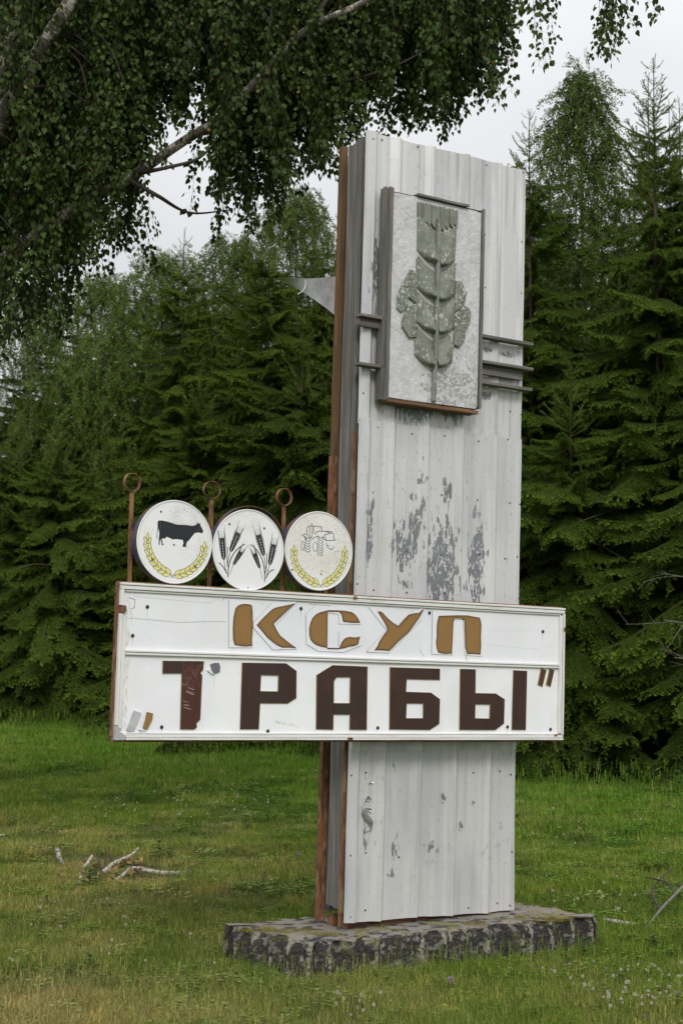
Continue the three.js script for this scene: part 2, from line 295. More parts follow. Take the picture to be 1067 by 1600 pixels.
// ---- wheat relief
{
  const rl = mon('relief_panel', 'white plaster panel with a large grey-green wheat ear in relief', 'relief', [0.545, 3.58, 0.08]);
  const tPl = dataTex(768, 1408, (u, v) => {
    const x = u * 0.77, y = v * 1.47; const n = fbm(x * 14, y * 14, 4), f = fbm(x * 120, y * 120, 3);
    let c = mix3([0.60, 0.60, 0.605], [0.46, 0.46, 0.46], sstep(.35, .7, n) * .5 + sstep(.4, .65, fbm(x * 45, y * 45, 3)) * .4); c = c.map(q => q * (0.93 + .14 * f));
    const k = Math.hypot((x - 0.57) / 0.24, (y - 0.15) / 0.16), d = sstep(0.1, 0.5, 1.1 - k + (fbm(x * 22, y * 30, 4) - .5) * 2.2) * sstep(.35, .6, fbm(x * 80, y * 90, 3)) * .75;
    c = mix3(c, [0.24, 0.225, 0.19], d);
    const k2 = sstep(.62, .7, fbm(x * 50 + 9, y * 50, 3)) * sstep(0.95, 0.4, Math.hypot((x - .62) / .22, (y - .35) / .4)) * .5; c = mix3(c, [.25, .25, .24], k2);
    return c;
  });
  const bPl = dataTex(512, 1024, grey((u, v) => fbm(u * 36, v * 70, 4) * .75 + .25 * fbm(u * 140, v * 260, 2)), false);
  const mPl = std({ map: tPl, bumpMap: bPl, bumpScale: 0.006, roughness: 0.95 });
  const slabPts = [[0.163, 3.590], [0.30, 3.588], [0.918, 3.594], [0.934, 3.61], [0.938, 5.045], [0.88, 5.052], [0.40, 5.058], [0.172, 5.052], [0.160, 5.04]];
  const slabG = plate(slabPts, [], 0.09, 0.13, (x, y) => [(x - 0.16) / 0.778, (y - 3.58) / 1.48]); const slab = rl.put('plaster_slab', slabG, mPl);
  // weathered frame planks
  const fplank = (x0, x1, y0, y1, z0, z1, along, off, jag) => {
    const sx = x1 - x0, sy = y1 - y0, g = new THREE.BoxGeometry(sx, sy, z1 - z0, along === 'x' ? 30 : 6, along === 'y' ? 30 : 3, 8); g.translate((x0 + x1) / 2, (y0 + y1) / 2, (z0 + z1) / 2);
    const p = g.attributes.position; for (let i = 0; i < p.count; i++) { const k = along === 'y' ? p.getY(i) : p.getX(i), w = (fbm(k * 6 + off * 9, off * 7 + p.getZ(i) * 22, 3) - .5) * 0.008; along === 'y' ? p.setX(i, p.getX(i) + w) : p.setY(i, p.getY(i) + w); if (jag && Math.abs(k - (along === 'y' ? y1 : x1)) < 1e-4) { const e = jag * (fbm(p.getZ(i) * 60 + p.getX(i) * 90, off, 2) - .2); along === 'y' ? p.setY(i, p.getY(i) + e) : p.setX(i, p.getX(i) + e); } }
    g.computeVertexNormals(); return metricUV(g, along, [off, off]);
  };
  rl.put('frame_plank', fplank(0.138, 0.158, 3.57, 5.07, 0.035, 0.142, 'y', 0.2, 0.05), mGreyWood);
  rl.put('frame_plank', fplank(0.120, 0.137, 3.575, 5.075, 0.03, 0.10, 'y', 0.55, 0.06), mGreyWood);
  rl.put('frame_plank', fplank(0.942, 0.962, 3.60, 5.06, 0.03, 0.146, 'y', 0.8, 0.03), mGreyWood);
  rl.put('frame_plank', fplank(0.36, 0.80, 5.062, 5.078, 0.05, 0.155, 'x', 0.1, 0.05), mGreyWood, rl, 'lifted grey lath on the top edge');
  rl.put('frame_plank', fplank(0.17, 0.94, 5.058, 5.064, 0.03, 0.12, 'x', 0.35, 0), mDark);
  rl.put('frame_plank', fplank(0.15, 0.93, 3.556, 3.580, 0.03, 0.145, 'x', 0.6, 0.02), mBrownWood, rl, 'brown lath under the panel');
  // the ear: paint worn to white along streaks
  const worn = (seed, amount) => dataTex(512, 1024, (u, v) => {
    const x = u, y = v * 2; const s = fbm(x * 90 + seed, y * 26 + seed, 4), b = fbm(x * 9 + seed, y * 4, 3), f = fbm(x * 160, y * 160, 2);
    let c = mix3([0.215, 0.225, 0.19], [0.165, 0.172, 0.142], sstep(.35, .7, fbm(x * 20 + 3, y * 9 + seed, 3))); c = c.map(q => q * (.9 + .2 * f));
    return mix3(c, [0.56, 0.57, 0.55], sstep(0.0, 0.16, s - 0.66 + (b - .5) * 0.40 + amount) * 0.75);
  });
  const mEar = std({ map: worn(4, -0.01), roughness: 0.8, bumpMap: rep(bPl, 1, .7), bumpScale: 0.004 }), mEarT = std({ map: worn(9, -0.14), roughness: 0.8 }), mLump = std({ map: worn(15, 0.07), roughness: 0.9, bumpMap: rep(bPl, 1, .7), bumpScale: 0.012 });
  const Z = 0.129;
  function kernel(side, yb, yt, xi, xo) {          // one husk: inner point low by the stem, ridge running to its top outer tip
    const N = 10, M = 14, P = [], U = [], I = [];
    for (let j = 0; j <= M; j++) for (let i = 0; i <= N; i++) {
      const s = i / N, t = j / M;                                  // s 0 inner .. 1 outer; t 0 lower edge .. 1 upper edge
      const x = lerp(xi, xo, s) + (s > .95 ? -Math.sign(xo - xi) * 0.004 : 0);
      const low = yb + 0.075 * Math.pow(s, .9) - 0.022 * Math.sin(s * Math.PI) , high = yt + 0.09 * s - 0.01 * Math.sin(s * Math.PI);
      const y = lerp(low, high, t);
      const rd = Math.abs(s - lerp(0.12, 0.92, t)), ridge = Math.max(0, 1 - rd * 1.5);
      let z = 0.007 + 0.012 * (1 - t) + 0.036 * ridge * (1 - .5 * t);
      if (j === 0 || i === N && t < .9) z = 0.0; 
      P.push(x, y + (j === 1 ? -0.008 : 0), Z + z); U.push(x, y - 3.5);
    }
    for (let j = 0; j < M; j++) for (let i = 0; i < N; i++) { const a = j * (N + 1) + i, b = a + N + 1; side > 0 ? I.push(a, a + 1, b, a + 1, b + 1, b) : I.push(a, b, a + 1, a + 1, b, b + 1); }
    const g = new THREE.BufferGeometry(); g.setAttribute('position', new THREE.Float32BufferAttribute(P, 3)); g.setAttribute('uv', new THREE.Float32BufferAttribute(U, 2)); g.setIndex(I); g.computeVertexNormals(); return g;
  }
  const L = [[4.595, 4.90], [4.336, 4.60], [4.089, 4.345], [3.843, 4.10]], R = [[4.576, 4.86], [4.323, 4.585], [4.086, 4.33], [3.844, 4.095]];
  for (const [yb, yt] of L) rl.put('kernel', kernel(-1, yb, yt - 0.06, 0.528, 0.364), mEar, slab);
  for (const [yb, yt] of R) rl.put('kernel', kernel(1, yb, yt - 0.04, 0.56, 0.712), mEar, slab);
  { const g = new THREE.CylinderGeometry(0.019, 0.020, 1.32, 10, 8); g.translate(0.545, 4.265, Z + 0.021); const p = g.attributes.position; for (let i = 0; i < p.count; i++) p.setZ(i, Math.max(p.getZ(i), Z - .002) + (p.getY(i) < 3.85 ? -0.014 : 0)); g.computeVertexNormals(); metricUV(g, 'y', [0, -3.5]); rl.put('stem', g, mEar, slab); }
  const rnd = mulberry(31);
  for (let k = 0; k < 9; k++) {
    const x0 = 0.364 + k * 0.0395, x1 = x0 + 0.0385, c = Math.abs(k - 4) / 4, b = 4.845 + 0.06 * c + (rnd() - .5) * .01, tp = 5.018 + 0.008 * rnd(), z = 0.012 + 0.008 * (k % 2) + 0.004 * rnd();
    const g = plate([[x0, b + 0.02], [x0 + .012, b + .004], [x1 - 0.008, b - .012], [x1, b + .02], [x1, tp - .012], [x1 - 0.012, tp], [x0 + 0.01, tp - .012], [x0, tp - .004]], [], Z - 0.002, Z + z, (x, y) => [x, y - 3.5]);
    rl.put('awn', g, mEarT, slab);
  }
  function lump(pts, seed) { const g = new THREE.ExtrudeGeometry(shape(pts), { depth: 0.014, bevelEnabled: true, bevelSize: 0.006, bevelThickness: 0.008, bevelSegments: 2, bevelOffset: -0.004 }); g.translate(0, 0, Z); const p = g.attributes.position, u = g.attributes.uv; for (let i = 0; i < p.count; i++) { const x = p.getX(i), y = p.getY(i); u.setXY(i, x, y - 3.5); if (p.getZ(i) > Z + .01) p.setZ(i, p.getZ(i) + (fbm(x * 18 + seed, y * 18, 2) - .5) * .02); } g.computeVertexNormals(); return g; }
  rl.put('broken_husk', lump([[0.372, 4.506], [0.315, 4.519], [0.285, 4.461], [0.25, 4.40], [0.30, 4.32], [0.372, 4.28]], 1), mLump, slab); rl.put('broken_husk', lump([[0.25, 4.40], [0.214, 4.322], [0.211, 4.226], [0.243, 4.20], [0.30, 4.25], [0.30, 4.32]], 2), mLump, slab);
  rl.put('broken_husk', lump([[0.372, 4.28], [0.30, 4.25], [0.263, 4.160], [0.259, 4.096], [0.318, 4.030], [0.372, 4.041]], 3), mLump, slab);
  rl.put('broken_husk', lump([[0.705, 4.497], [0.765, 4.506], [0.807, 4.425], [0.79, 4.33], [0.705, 4.27]], 4), mLump, slab); rl.put('broken_husk', lump([[0.79, 4.33], [0.823, 4.319], [0.850, 4.290], [0.846, 4.213], [0.801, 4.152], [0.705, 4.25]], 5), mLump, slab);
  rl.put('broken_husk', lump([[0.705, 4.24], [0.801, 4.152], [0.802, 4.087], [0.751, 4.021], [0.705, 4.030]], 6), mLump, slab);
}
console.log('pylon');

// ---------------------------------------------------------------- signboard
const SU = (x, y) => [(x + 1.85) / 3.6, (y - 1.2) / 1.02];
function canvasTex(w, h, draw) { const c = document.createElement('canvas'); c.width = w; c.height = h; const k = c.getContext('2d'); draw(k, w, h); const t = new THREE.CanvasTexture(c); t.colorSpace = THREE.SRGBColorSpace; t.magFilter = THREE.LinearFilter; return t; }
const T = { // outlines of the letters in the board's metres
  t: [[[-1.515, 1.720], [-1.229, 1.725], [-1.232, 1.670], [-1.251, 1.650], [-1.237, 1.636], [-1.239, 1.359], [-1.265, 1.336], [-1.260, 1.311], [-1.280, 1.296], [-1.377, 1.297], [-1.382, 1.643], [-1.513, 1.641]]],
  r: [[[-0.955, 1.723], [-0.630, 1.727], [-0.549, 1.679], [-0.544, 1.503], [-0.608, 1.466], [-0.813, 1.465], [-0.816, 1.299], [-0.954, 1.298]], [[-0.813, 1.646], [-0.685, 1.646], [-0.685, 1.544], [-0.815, 1.544]]],
  a: [[[-0.395, 1.656], [-0.273, 1.724], [0.004, 1.722], [0.012, 1.298], [-0.125, 1.299], [-0.126, 1.399], [-0.254, 1.398], [-0.253, 1.298], [-0.387, 1.301]], [[-0.258, 1.617], [-0.240, 1.644], [-0.132, 1.647], [-0.129, 1.475], [-0.255, 1.474]]],
  b: [[[0.187, 1.722], [0.605, 1.722], [0.606, 1.643], [0.327, 1.643], [0.324, 1.558], [0.533, 1.556], [0.611, 1.511], [0.610, 1.342], [0.529, 1.299], [0.194, 1.302]], [[0.332, 1.478], [0.469, 1.478], [0.470, 1.380], [0.330, 1.379]]],
  y: [[[0.778, 1.725], [0.915, 1.725], [0.917, 1.559], [1.097, 1.559], [1.178, 1.519], [1.176, 1.348], [1.100, 1.301], [0.784, 1.301]], [[0.919, 1.479], [1.047, 1.479], [1.046, 1.382], [0.918, 1.383]]],
  i: [[[1.251, 1.727], [1.378, 1.725], [1.375, 1.302], [1.247, 1.303]]],
};
const Q = [[[1.506, 1.749], [1.557, 1.734], [1.523, 1.614], [1.478, 1.627]], [[1.587, 1.746], [1.632, 1.737], [1.598, 1.615], [1.555, 1.630]]];
const G = { // the worn upper line: brown underlayer showing through torn letters
  k: [[[-1.000, 2.086], [-0.975, 2.096], [-0.948, 2.099], [-0.920, 2.098], [-0.900, 2.092], [-0.893, 2.05], [-0.891, 2.004], [-0.883, 1.966], [-0.889, 1.94], [-0.888, 1.912], [-0.891, 1.87], [-0.886, 1.832], [-0.937, 1.826], [-0.98, 1.829], [-1.016, 1.834], [-1.028, 1.869], [-1.033, 1.94], [-1.030, 2.014], [-1.018, 2.068]],
    [[-0.860, 1.967], [-0.81, 2.017], [-0.760, 2.064], [-0.73, 2.083], [-0.690, 2.094], [-0.64, 2.104], [-0.578, 2.119], [-0.634, 2.070], [-0.69, 2.02], [-0.734, 1.980], [-0.71, 1.94], [-0.682, 1.904], [-0.62, 1.865], [-0.556, 1.827], [-0.61, 1.83], [-0.661, 1.827], [-0.70, 1.84], [-0.734, 1.859], [-0.78, 1.89], [-0.827, 1.937]]],
  s: [[[-0.236, 2.079], [-0.325, 2.075], [-0.322, 1.95], [-0.320, 1.837], [-0.36, 1.842], [-0.402, 1.851], [-0.43, 1.866], [-0.452, 1.888], [-0.462, 1.92], [-0.464, 1.959], [-0.455, 2.0], [-0.440, 2.031], [-0.415, 2.054], [-0.386, 2.069], [-0.321, 2.087], [-0.199, 2.089], [-0.141, 2.083], [-0.115, 2.072], [-0.096, 2.056], [-0.080, 2.037], [-0.066, 2.013], [-0.13, 2.01], [-0.202, 2.014], [-0.209, 2.04], [-0.217, 2.064]],
    [[-0.320, 1.837], [-0.226, 1.839], [-0.21, 1.873], [-0.192, 1.897], [-0.172, 1.91], [-0.145, 1.915], [-0.10, 1.913], [-0.063, 1.921], [-0.072, 1.89], [-0.076, 1.869], [-0.11, 1.855], [-0.143, 1.851], [-0.19, 1.838], [-0.237, 1.830], [-0.320, 1.829]]],
  u: [[[0.073, 2.095], [0.095, 2.097], [0.114, 2.089], [0.14, 2.066], [0.163, 2.048], [0.20, 2.025], [0.244, 2.004], [0.29, 2.048], [0.332, 2.084], [0.37, 2.096], [0.413, 2.100], [0.457, 2.134], [0.44, 2.10], [0.423, 2.073], [0.38, 2.02], [0.335, 1.966], [0.29, 1.93], [0.248, 1.897], [0.21, 1.86], [0.175, 1.831], [0.11, 1.834], [0.055, 1.832], [0.078, 1.86], [0.097, 1.899], [0.125, 1.936], [0.156, 1.974], [0.145, 2.0], [0.128, 2.024], [0.10, 2.06]]],
  p: [[[0.584, 2.087], [0.65, 2.092], [0.736, 2.098], [0.831, 2.101], [0.89, 2.094], [0.940, 2.090], [0.951, 2.06], [0.956, 2.035], [0.953, 1.95], [0.957, 1.89], [0.952, 1.829], [0.89, 1.832], [0.834, 1.830], [0.818, 1.878], [0.812, 1.97], [0.805, 2.067], [0.775, 2.077], [0.718, 2.075], [0.710, 2.048], [0.707, 1.93], [0.703, 1.829], [0.64, 1.826], [0.586, 1.832], [0.572, 1.86], [0.565, 1.900], [0.570, 1.95], [0.568, 2.004], [0.572, 2.05]]],
};
const PL = { // raised white film outlines round those letters
  k: [[-1.066, 2.119], [-0.893, 2.128], [-0.888, 1.977], [-0.745, 2.119], [-0.567, 2.132], [-0.717, 1.973], [-0.549, 1.822], [-0.733, 1.812], [-0.888, 1.955], [-0.882, 1.821], [-1.053, 1.816]],
  s: [[-0.416, 2.116], [-0.171, 2.118], [-0.051, 2.071], [-0.056, 2.003], [-0.233, 1.999], [-0.236, 2.063], [-0.321, 2.069], [-0.316, 1.845], [-0.228, 1.848], [-0.232, 1.949], [-0.054, 1.955], [-0.051, 1.862], [-0.189, 1.812], [-0.387, 1.813], [-0.480, 1.856], [-0.491, 2.052]],
  u: [[-0.001, 2.121], [0.138, 2.112], [0.244, 2.010], [0.371, 2.115], [0.470, 2.143], [0.442, 2.062], [0.176, 1.818], [-0.007, 1.820], [0.149, 1.974]],
  p: [[0.531, 2.123], [0.968, 2.124], [0.968, 1.816], [0.819, 1.821], [0.799, 2.071], [0.713, 2.070], [0.712, 1.821], [0.532, 1.821]],
};
{
  const sb = mon('signboard', 'long white painted signboard with dark brown Cyrillic lettering across the pylon', 'signboard', [-0.05, 1.225, 0.15]);
  const CW = 2048, CH = 580, pos = (x, y) => { const q = SU(x, y); return [q[0] * CW, (1 - q[1]) * CH]; };
  const noisyFill = (k, w, h, n, seed, cols, rmin, rmax, al) => { const r = mulberry(seed); for (let i = 0; i < n; i++) { k.globalAlpha = al * r(); k.fillStyle = cols[Math.floor(r() * cols.length)]; const x = r() * w, y = r() * h, a = rmin + r() * (rmax - rmin); k.beginPath(); k.ellipse(x, y, a * (0.3 + r()), a * (.5 + r() * 1.5), r() * .5, 0, 6.3); k.fill(); } k.globalAlpha = 1; };
  const crackle = (k, x, y, ang, len, r, w, depth = 0) => { k.lineWidth = w; k.beginPath(); k.moveTo(x, y); let n = Math.ceil(len / 6); const forks = []; for (let i = 0; i < n; i++) { ang += (r() - .5) * .7; x += Math.cos(ang) * 6; y += Math.sin(ang) * 6; k.lineTo(x, y); if (depth < 2 && r() < .16) forks.push([x, y, ang + (r() < .5 ? 1 : -1) * (.7 + r() * .6)]); } k.stroke(); for (const f of forks) crackle(k, f[0], f[1], f[2], len * .5, r, w * .8, depth + 1); };
  const tPanel = canvasTex(CW, CH, (k, w, h) => {
    k.fillStyle = '#e4e5e8'; k.fillRect(0, 0, w, h); k.fillStyle = '#f0f0f2'; k.fillRect(0, pos(0, 1.76)[1], w, h);
    noisyFill(k, w, h, 500, 3, ['#dcdde0', '#eeeff2', '#e6e6e6', '#dfe0e4'], 20, 130, 0.14);
    noisyFill(k, w, h, 900, 6, ['#b9b6ae', '#a9a49a', '#c9c9c9'], 0.6, 2.0, 0.35);
    const r = mulberry(12); k.strokeStyle = '#8d8a86';                                      // cracks and scratches in the paint
    const line = (pts, lw, col) => { k.strokeStyle = col; k.lineWidth = lw; k.beginPath(); pts.forEach((p, i) => { const q = pos(p[0], p[1]); i ? k.lineTo(q[0], q[1]) : k.moveTo(q[0], q[1]); }); k.stroke(); };
    line([[-1.77, 1.975], [-1.55, 1.967], [-1.4, 1.961], [-1.25, 1.972], [-1.08, 1.979]], 1.3, '#77736e'); line([[-1.73, 2.11], [-1.5, 2.10], [-1.2, 2.092], [-1.13, 2.13]], 1.0, '#a8a6a2'); line([[-1.12, 2.11], [-1.09, 2.135]], 1.3, '#807c76');
    line([[0.43, 1.85], [0.47, 1.80]], 1.6, '#6d6963'); line([[0.83, 1.82], [0.835, 1.77]], 2.2, '#6d5e50'); line([[-0.47, 2.12], [-0.3, 2.115]], 2, '#8b8780'); line([[1.0, 1.90], [1.5, 1.88]], 1.2, '#c2c2c2'); line([[1.05, 2.0], [1.45, 2.02], [1.6, 2.01]], 1.2, '#cfcfd0'); line([[-.85, 2.12], [-.74, 2.07], [-.85, 1.99]], 1, '#b5b5b5');
    for (let i = 0; i < 40; i++) { const x = -0.70 + r() * 0.22, q = pos(x, 1.355 - (x + .7) * .2 + (r() - .5) * .02); k.fillStyle = '#57524c'; k.globalAlpha = .7; k.fillRect(q[0], q[1], 1 + r() * 3, 1 + r() * 1.2); } k.globalAlpha = 1;
    for (const [x, y] of [[-1.634, 2.049], [-1.725, 1.868], [-1.503, 1.311], [-0.529, 2.088], [0.506, 2.105], [1.521, 2.013], [-1.15, 1.65], [1.21, 1.324]]) { const q = pos(x, y); for (let i = 0; i < 5; i++) { k.globalAlpha = .10; k.fillStyle = '#8a7f72'; k.fillRect(q[0] - 2 + r() * 3, q[1], 1 + r() * 1.6, 14 + r() * 50); } k.globalAlpha = 1; }
    // torn, yellowed film at the end by the corner
    k.fillStyle = '#c9bfa6'; for (let i = 0; i < 60; i++) { const q = pos(-1.775 + r() * .03, 1.25 + r() * .9); k.globalAlpha = .35; k.fillRect(q[0], q[1], 2 + r() * 7, 4 + r() * 20); } k.globalAlpha = 1;
    line([[-1.76, 2.10], [-1.72, 2.09], [-1.72, 2.04], [-1.745, 2.03]], 2, '#6f6a63'); line([[-1.74, 2.02], [-1.735, 1.95]], 1.2, '#999');
  });
  const tBrown = canvasTex(CW, CH, (k, w, h) => {
    k.fillStyle = '#38251e'; k.fillRect(0, 0, w, h); noisyFill(k, w, h, 900, 9, ['#452c22', '#352421', '#3a2a2a', '#4a2b1f', '#302020'], 8, 60, .35); noisyFill(k, w, h, 700, 19, ['#8a7a6c', '#5c4638'], .5, 1.4, .5);
    const r = mulberry(4); k.globalAlpha = .85;
    { const q = pos(-1.375, 1.63); k.globalAlpha = .5; k.fillStyle = '#5a2d1e'; k.fillRect(q[0], q[1] - 40, 90, 290); k.globalAlpha = .85; }
    k.strokeStyle = '#a98f80'; for (let i = 0; i < 9; i++) { const q = pos(-1.38 + r() * .13, 1.52 + r() * .19); crackle(k, q[0], q[1], r() * 6.3, 55, r, .9); }
    k.strokeStyle = '#d9cfc6'; for (let i = 0; i < 6; i++) { const y0 = 1.57 - r() * .16, x0 = -1.37 + r() * .05, l = .03 + r() * .07, a = pos(x0, y0), b = pos(x0 + l, y0 - l * (.1 + r() * .5)); k.lineWidth = .8 + r() * 1.3; k.beginPath(); k.moveTo(a[0], a[1]); k.lineTo(b[0], b[1]); k.stroke(); }
    k.strokeStyle = '#8a7064'; for (let i = 0; i < 3; i++) { const q = pos(-0.93 + r() * .25, 1.69 - r() * .2); crackle(k, q[0], q[1], r() * 6.3, 30, r, .8, 2); }
    k.globalAlpha = 1;
    const trim = pts => { k.strokeStyle = '#8b7f45'; k.lineWidth = 2.2; k.beginPath(); pts.forEach((p, i) => { const q = pos(p[0], p[1]); i ? k.lineTo(q[0], q[1]) : k.moveTo(q[0], q[1]); }); k.closePath(); k.stroke(); };
    for (const l of Object.values(T)) l.forEach(trim); for (const q of Q) { k.fillStyle = '#4a3b22'; trim(q); }
  });
  const tGold = canvasTex(CW, CH, (k, w, h) => {
    k.fillStyle = '#8c6a3a'; k.fillRect(0, 0, w, h); const r = mulberry(8);
    for (let i = 0; i < 2600; i++) { k.globalAlpha = .22 * r(); k.fillStyle = ['#a98546', '#7f5e30', '#9c7a40', '#6f5128', '#b08a4c'][Math.floor(r() * 5)]; k.fillRect(r() * w, r() * h * .55, 1 + r() * 3, 10 + r() * 50); }
    k.globalAlpha = 1;
    for (const l of Object.values(G)) for (const pts of l) for (const [lw, al] of [[20, .12], [12, .25], [5, .75]]) { k.globalAlpha = al; k.strokeStyle = '#4a2f1a'; k.lineWidth = lw; k.lineJoin = 'round'; k.beginPath(); pts.forEach((p, i) => { const q = pos(p[0] + (r() - .5) * .004, p[1] + (r() - .5) * .004); i ? k.lineTo(q[0], q[1]) : k.moveTo(q[0], q[1]); }); k.closePath(); k.stroke(); }
    k.globalAlpha = 1;
  });
  const mPanel = std({ map: tPanel, roughness: 0.32 }), mBrown = std({ map: tBrown, roughness: 0.35 }), mGold = std({ map: tGold, roughness: 0.7 });
  const mTrim = std({ map: rep(dataTex(256, 256, (u, v) => { const a = fbm(u * 40, v * 6, 3), b = fbm(u * 12, v * 3, 3); return mix3([0.74, 0.735, 0.72], [0.52, 0.48, 0.40], sstep(.55, .75, a) * .45 + sstep(.6, .75, b) * .3); }), 3, 1), roughness: 0.4 });
  const mFilm = [mPanel, std({ color: lin(0.2, 0.18, 0.15), roughness: .8 })];
  // rusty steel frame behind, closed by a back sheet
  sb.put('steel_frame', merge([box(-1.832, 1.716, 2.165, 2.199, 0.15, 0.19, 'x', .002), box(-1.832, 1.716, 1.218, 1.25, 0.15, 0.19, 'x', .002), box(-1.832, -1.80, 1.251, 2.164, 0.15, 0.19), box(1.684, 1.716, 1.251, 2.164, 0.15, 0.19)]), mRust);
  for (const y of [1.35, 2.05]) sb.put('bracket', box(0.1, 1.3, y, y + .05, 0.03, 0.15, 'x', .002), mRust);
  sb.put('back_sheet', box(-1.798, 1.682, 1.252, 2.163, 0.152, 0.158), mGalv);
  const panelG = (x0, x1, y0, y1) => { const g = new THREE.PlaneGeometry(x1 - x0, y1 - y0, 60, 10), p = g.attributes.position, u = g.attributes.uv; g.translate((x0 + x1) / 2, (y0 + y1) / 2, 0.2); for (let i = 0; i < p.count; i++) { p.setZ(i, 0.2 + (fbm(p.getX(i) * 2.2, p.getY(i) * 3, 3) - .5) * 0.006); u.setXY(i, ...SU(p.getX(i), p.getY(i))); } g.computeVertexNormals(); return g; };
  const pnU = sb.put('face_panel', panelG(-1.80, 1.69, 1.752, 2.175), mPanel, sb, 'upper white face panel'), pnL = sb.put('face_panel', panelG(-1.80, 1.69, 1.24, 1.765).translate(0, 0, -0.001), mPanel, sb, 'lower white face panel');
  const hbar = (x0, x1, yc, s) => merge([box(x0, x1, yc, yc + .016 * s > yc ? yc + .016 : yc, 0.19, 0.226, 'x', .003)]);
  const rail = (x0, x1, ya, yb, za, zb) => box(x0, x1, ya, yb, za, zb, 'x', .003), post = (x0, x1, ya, yb, za, zb) => box(x0, x1, ya, yb, za, zb, 'y', .003);
  sb.put('frame_trim', merge([rail(-1.822, 1.711, 2.176, 2.190, 0.19, 0.228), rail(-1.822, 1.711, 2.150, 2.173, 0.19, 0.222), rail(-1.79, 1.68, 2.136, 2.147, .19, .213)]), mTrim);
  sb.put('frame_trim', merge([rail(-1.75, 1.711, 1.231, 1.243, 0.19, 0.228), rail(-1.75, 1.711, 1.246, 1.266, 0.19, 0.222), rail(-1.74, 1.68, 1.269, 1.278, .19, .211)]), mTrim);
  sb.put('frame_trim', merge([post(1.697, 1.711, 1.268, 2.148, 0.19, 0.228), post(1.668, 1.694, 1.279, 2.135, 0.19, 0.220)]), mTrim);
  sb.put('frame_trim', merge([post(-1.822, -1.806, 1.32, 2.0, 0.19, 0.226), post(-1.803, -1.778, 1.30, 1.99, 0.19, 0.219), post(-1.822, -1.80, 2.05, 2.149, 0.19, 0.222)]), mTrim, sb, 'chipped trim on the broken edge');
  sb.put('divider_rail', merge([rail(-1.776, 1.667, 1.767, 1.781, 0.19, 0.222), rail(-1.776, 1.667, 1.750, 1.764, 0.19, 0.217)]), mTrim);
  sb.put('corner_plate', plate([[-1.822, 1.232], [-1.76, 1.232], [-1.765, 1.268], [-1.80, 1.285], [-1.80, 1.315], [-1.822, 1.318]], [], 0.19, 0.224), mGalv);
  sb.put('torn_corner', plate([[-1.815, 2.045], [-1.79, 2.05], [-1.785, 2.02], [-1.80, 2.0], [-1.815, 2.005]], [], 0.19, 0.232), mRust);
  sb.put('rust_clip', box(-0.155, -0.115, 1.228, 1.25, 0.226, 0.236, 'x', .004), mRust); sb.put('rust_clip', box(-0.14, -0.11, 2.170, 2.188, 0.226, 0.234, 'x', .004), mRust); sb.put('rust_clip', box(1.625, 1.655, 1.262, 1.274, 0.222, 0.230, 'x', .004), mRust); sb.put('rust_clip', box(1.695, 1.708, 2.02, 2.05, .228, .235, 'y', .004), mRust);
  // letters
  const say = { t: 'letter T with crackled rusty paint', r: 'brown letter shaped like P', a: 'brown letter A', b: 'brown letter shaped like a squared six', y: 'brown letter with bowl, first half of the last character', i: 'brown upright stroke, second half of the last character' };
  for (const [k, [o, ...h]] of Object.entries(T)) sb.put('letter', plate(o, h, 0.196, 0.206, SU), mBrown, sb, say[k]);
  sb.put('letter', plate([[-0.253, 1.402], [-0.127, 1.402], [-0.129, 1.472], [-0.254, 1.471]], [], 0.196, 0.209, SU), std({ color: lin(0.03, 0.018, 0.012), roughness: .5 }), sb, 'darker crossbar of the letter A');
  for (const q of Q) sb.put('quotation_mark', plate(q, [], 0.196, 0.207, SU), std({ map: tBrown, roughness: .5, color: lin(1.5, 1.5, 1.1) }));
  sb.put('quotation_mark', plate([[-1.698, 1.412], [-1.649, 1.397], [-1.697, 1.273], [-1.741, 1.291]], [], 0.196, 0.210), mGalv, sb, 'bare metal opening quotation mark');
  sb.put('quotation_mark', plate([[-1.608, 1.403], [-1.568, 1.394], [-1.573, 1.356], [-1.604, 1.295], [-1.631, 1.305], [-1.618, 1.349]], [], 0.196, 0.210, SU), mGold, sb, 'half peeled opening quotation mark');
  sb.put('quotation_mark', plate([[-1.661, 1.297], [-1.612, 1.286], [-1.612, 1.276], [-1.644, 1.280]], [], 0.196, 0.209), mGalv, sb, 'torn scrap of the quotation mark');
  const film = { k: 'letter K', s: 'letter C', u: 'letter shaped like y', p: 'letter shaped like a gate' };
  for (const k of ['k', 's', 'u', 'p']) { sb.put('letter_film', plate(PL[k], [], 0.199, 0.205, SU), mFilm); for (const o of G[k]) sb.put('letter', plate(o, [], 0.198, 0.2075, SU), mGold, sb, 'worn gold brown piece of the ' + film[k]); }
  // torn hole beside the T
  sb.put('torn_hole', plate([[-1.182, 1.705], [-1.155, 1.715], [-1.123, 1.717], [-1.112, 1.69], [-1.114, 1.661], [-1.14, 1.65], [-1.163, 1.651], [-1.176, 1.675]], [], 0.196, 0.206), std({ color: lin(0.16, 0.165, 0.18), roughness: .6, metalness: .3 }));
  sb.put('torn_edge', plate([[-1.205, 1.668], [-1.188, 1.67], [-1.182, 1.69], [-1.178, 1.675], [-1.164, 1.650], [-1.15, 1.646], [-1.17, 1.644], [-1.188, 1.655]], [], 0.196, 0.209), mTrim);
  const bg = new THREE.SphereGeometry(0.012, 8, 6); bg.scale(1, 1, .6);
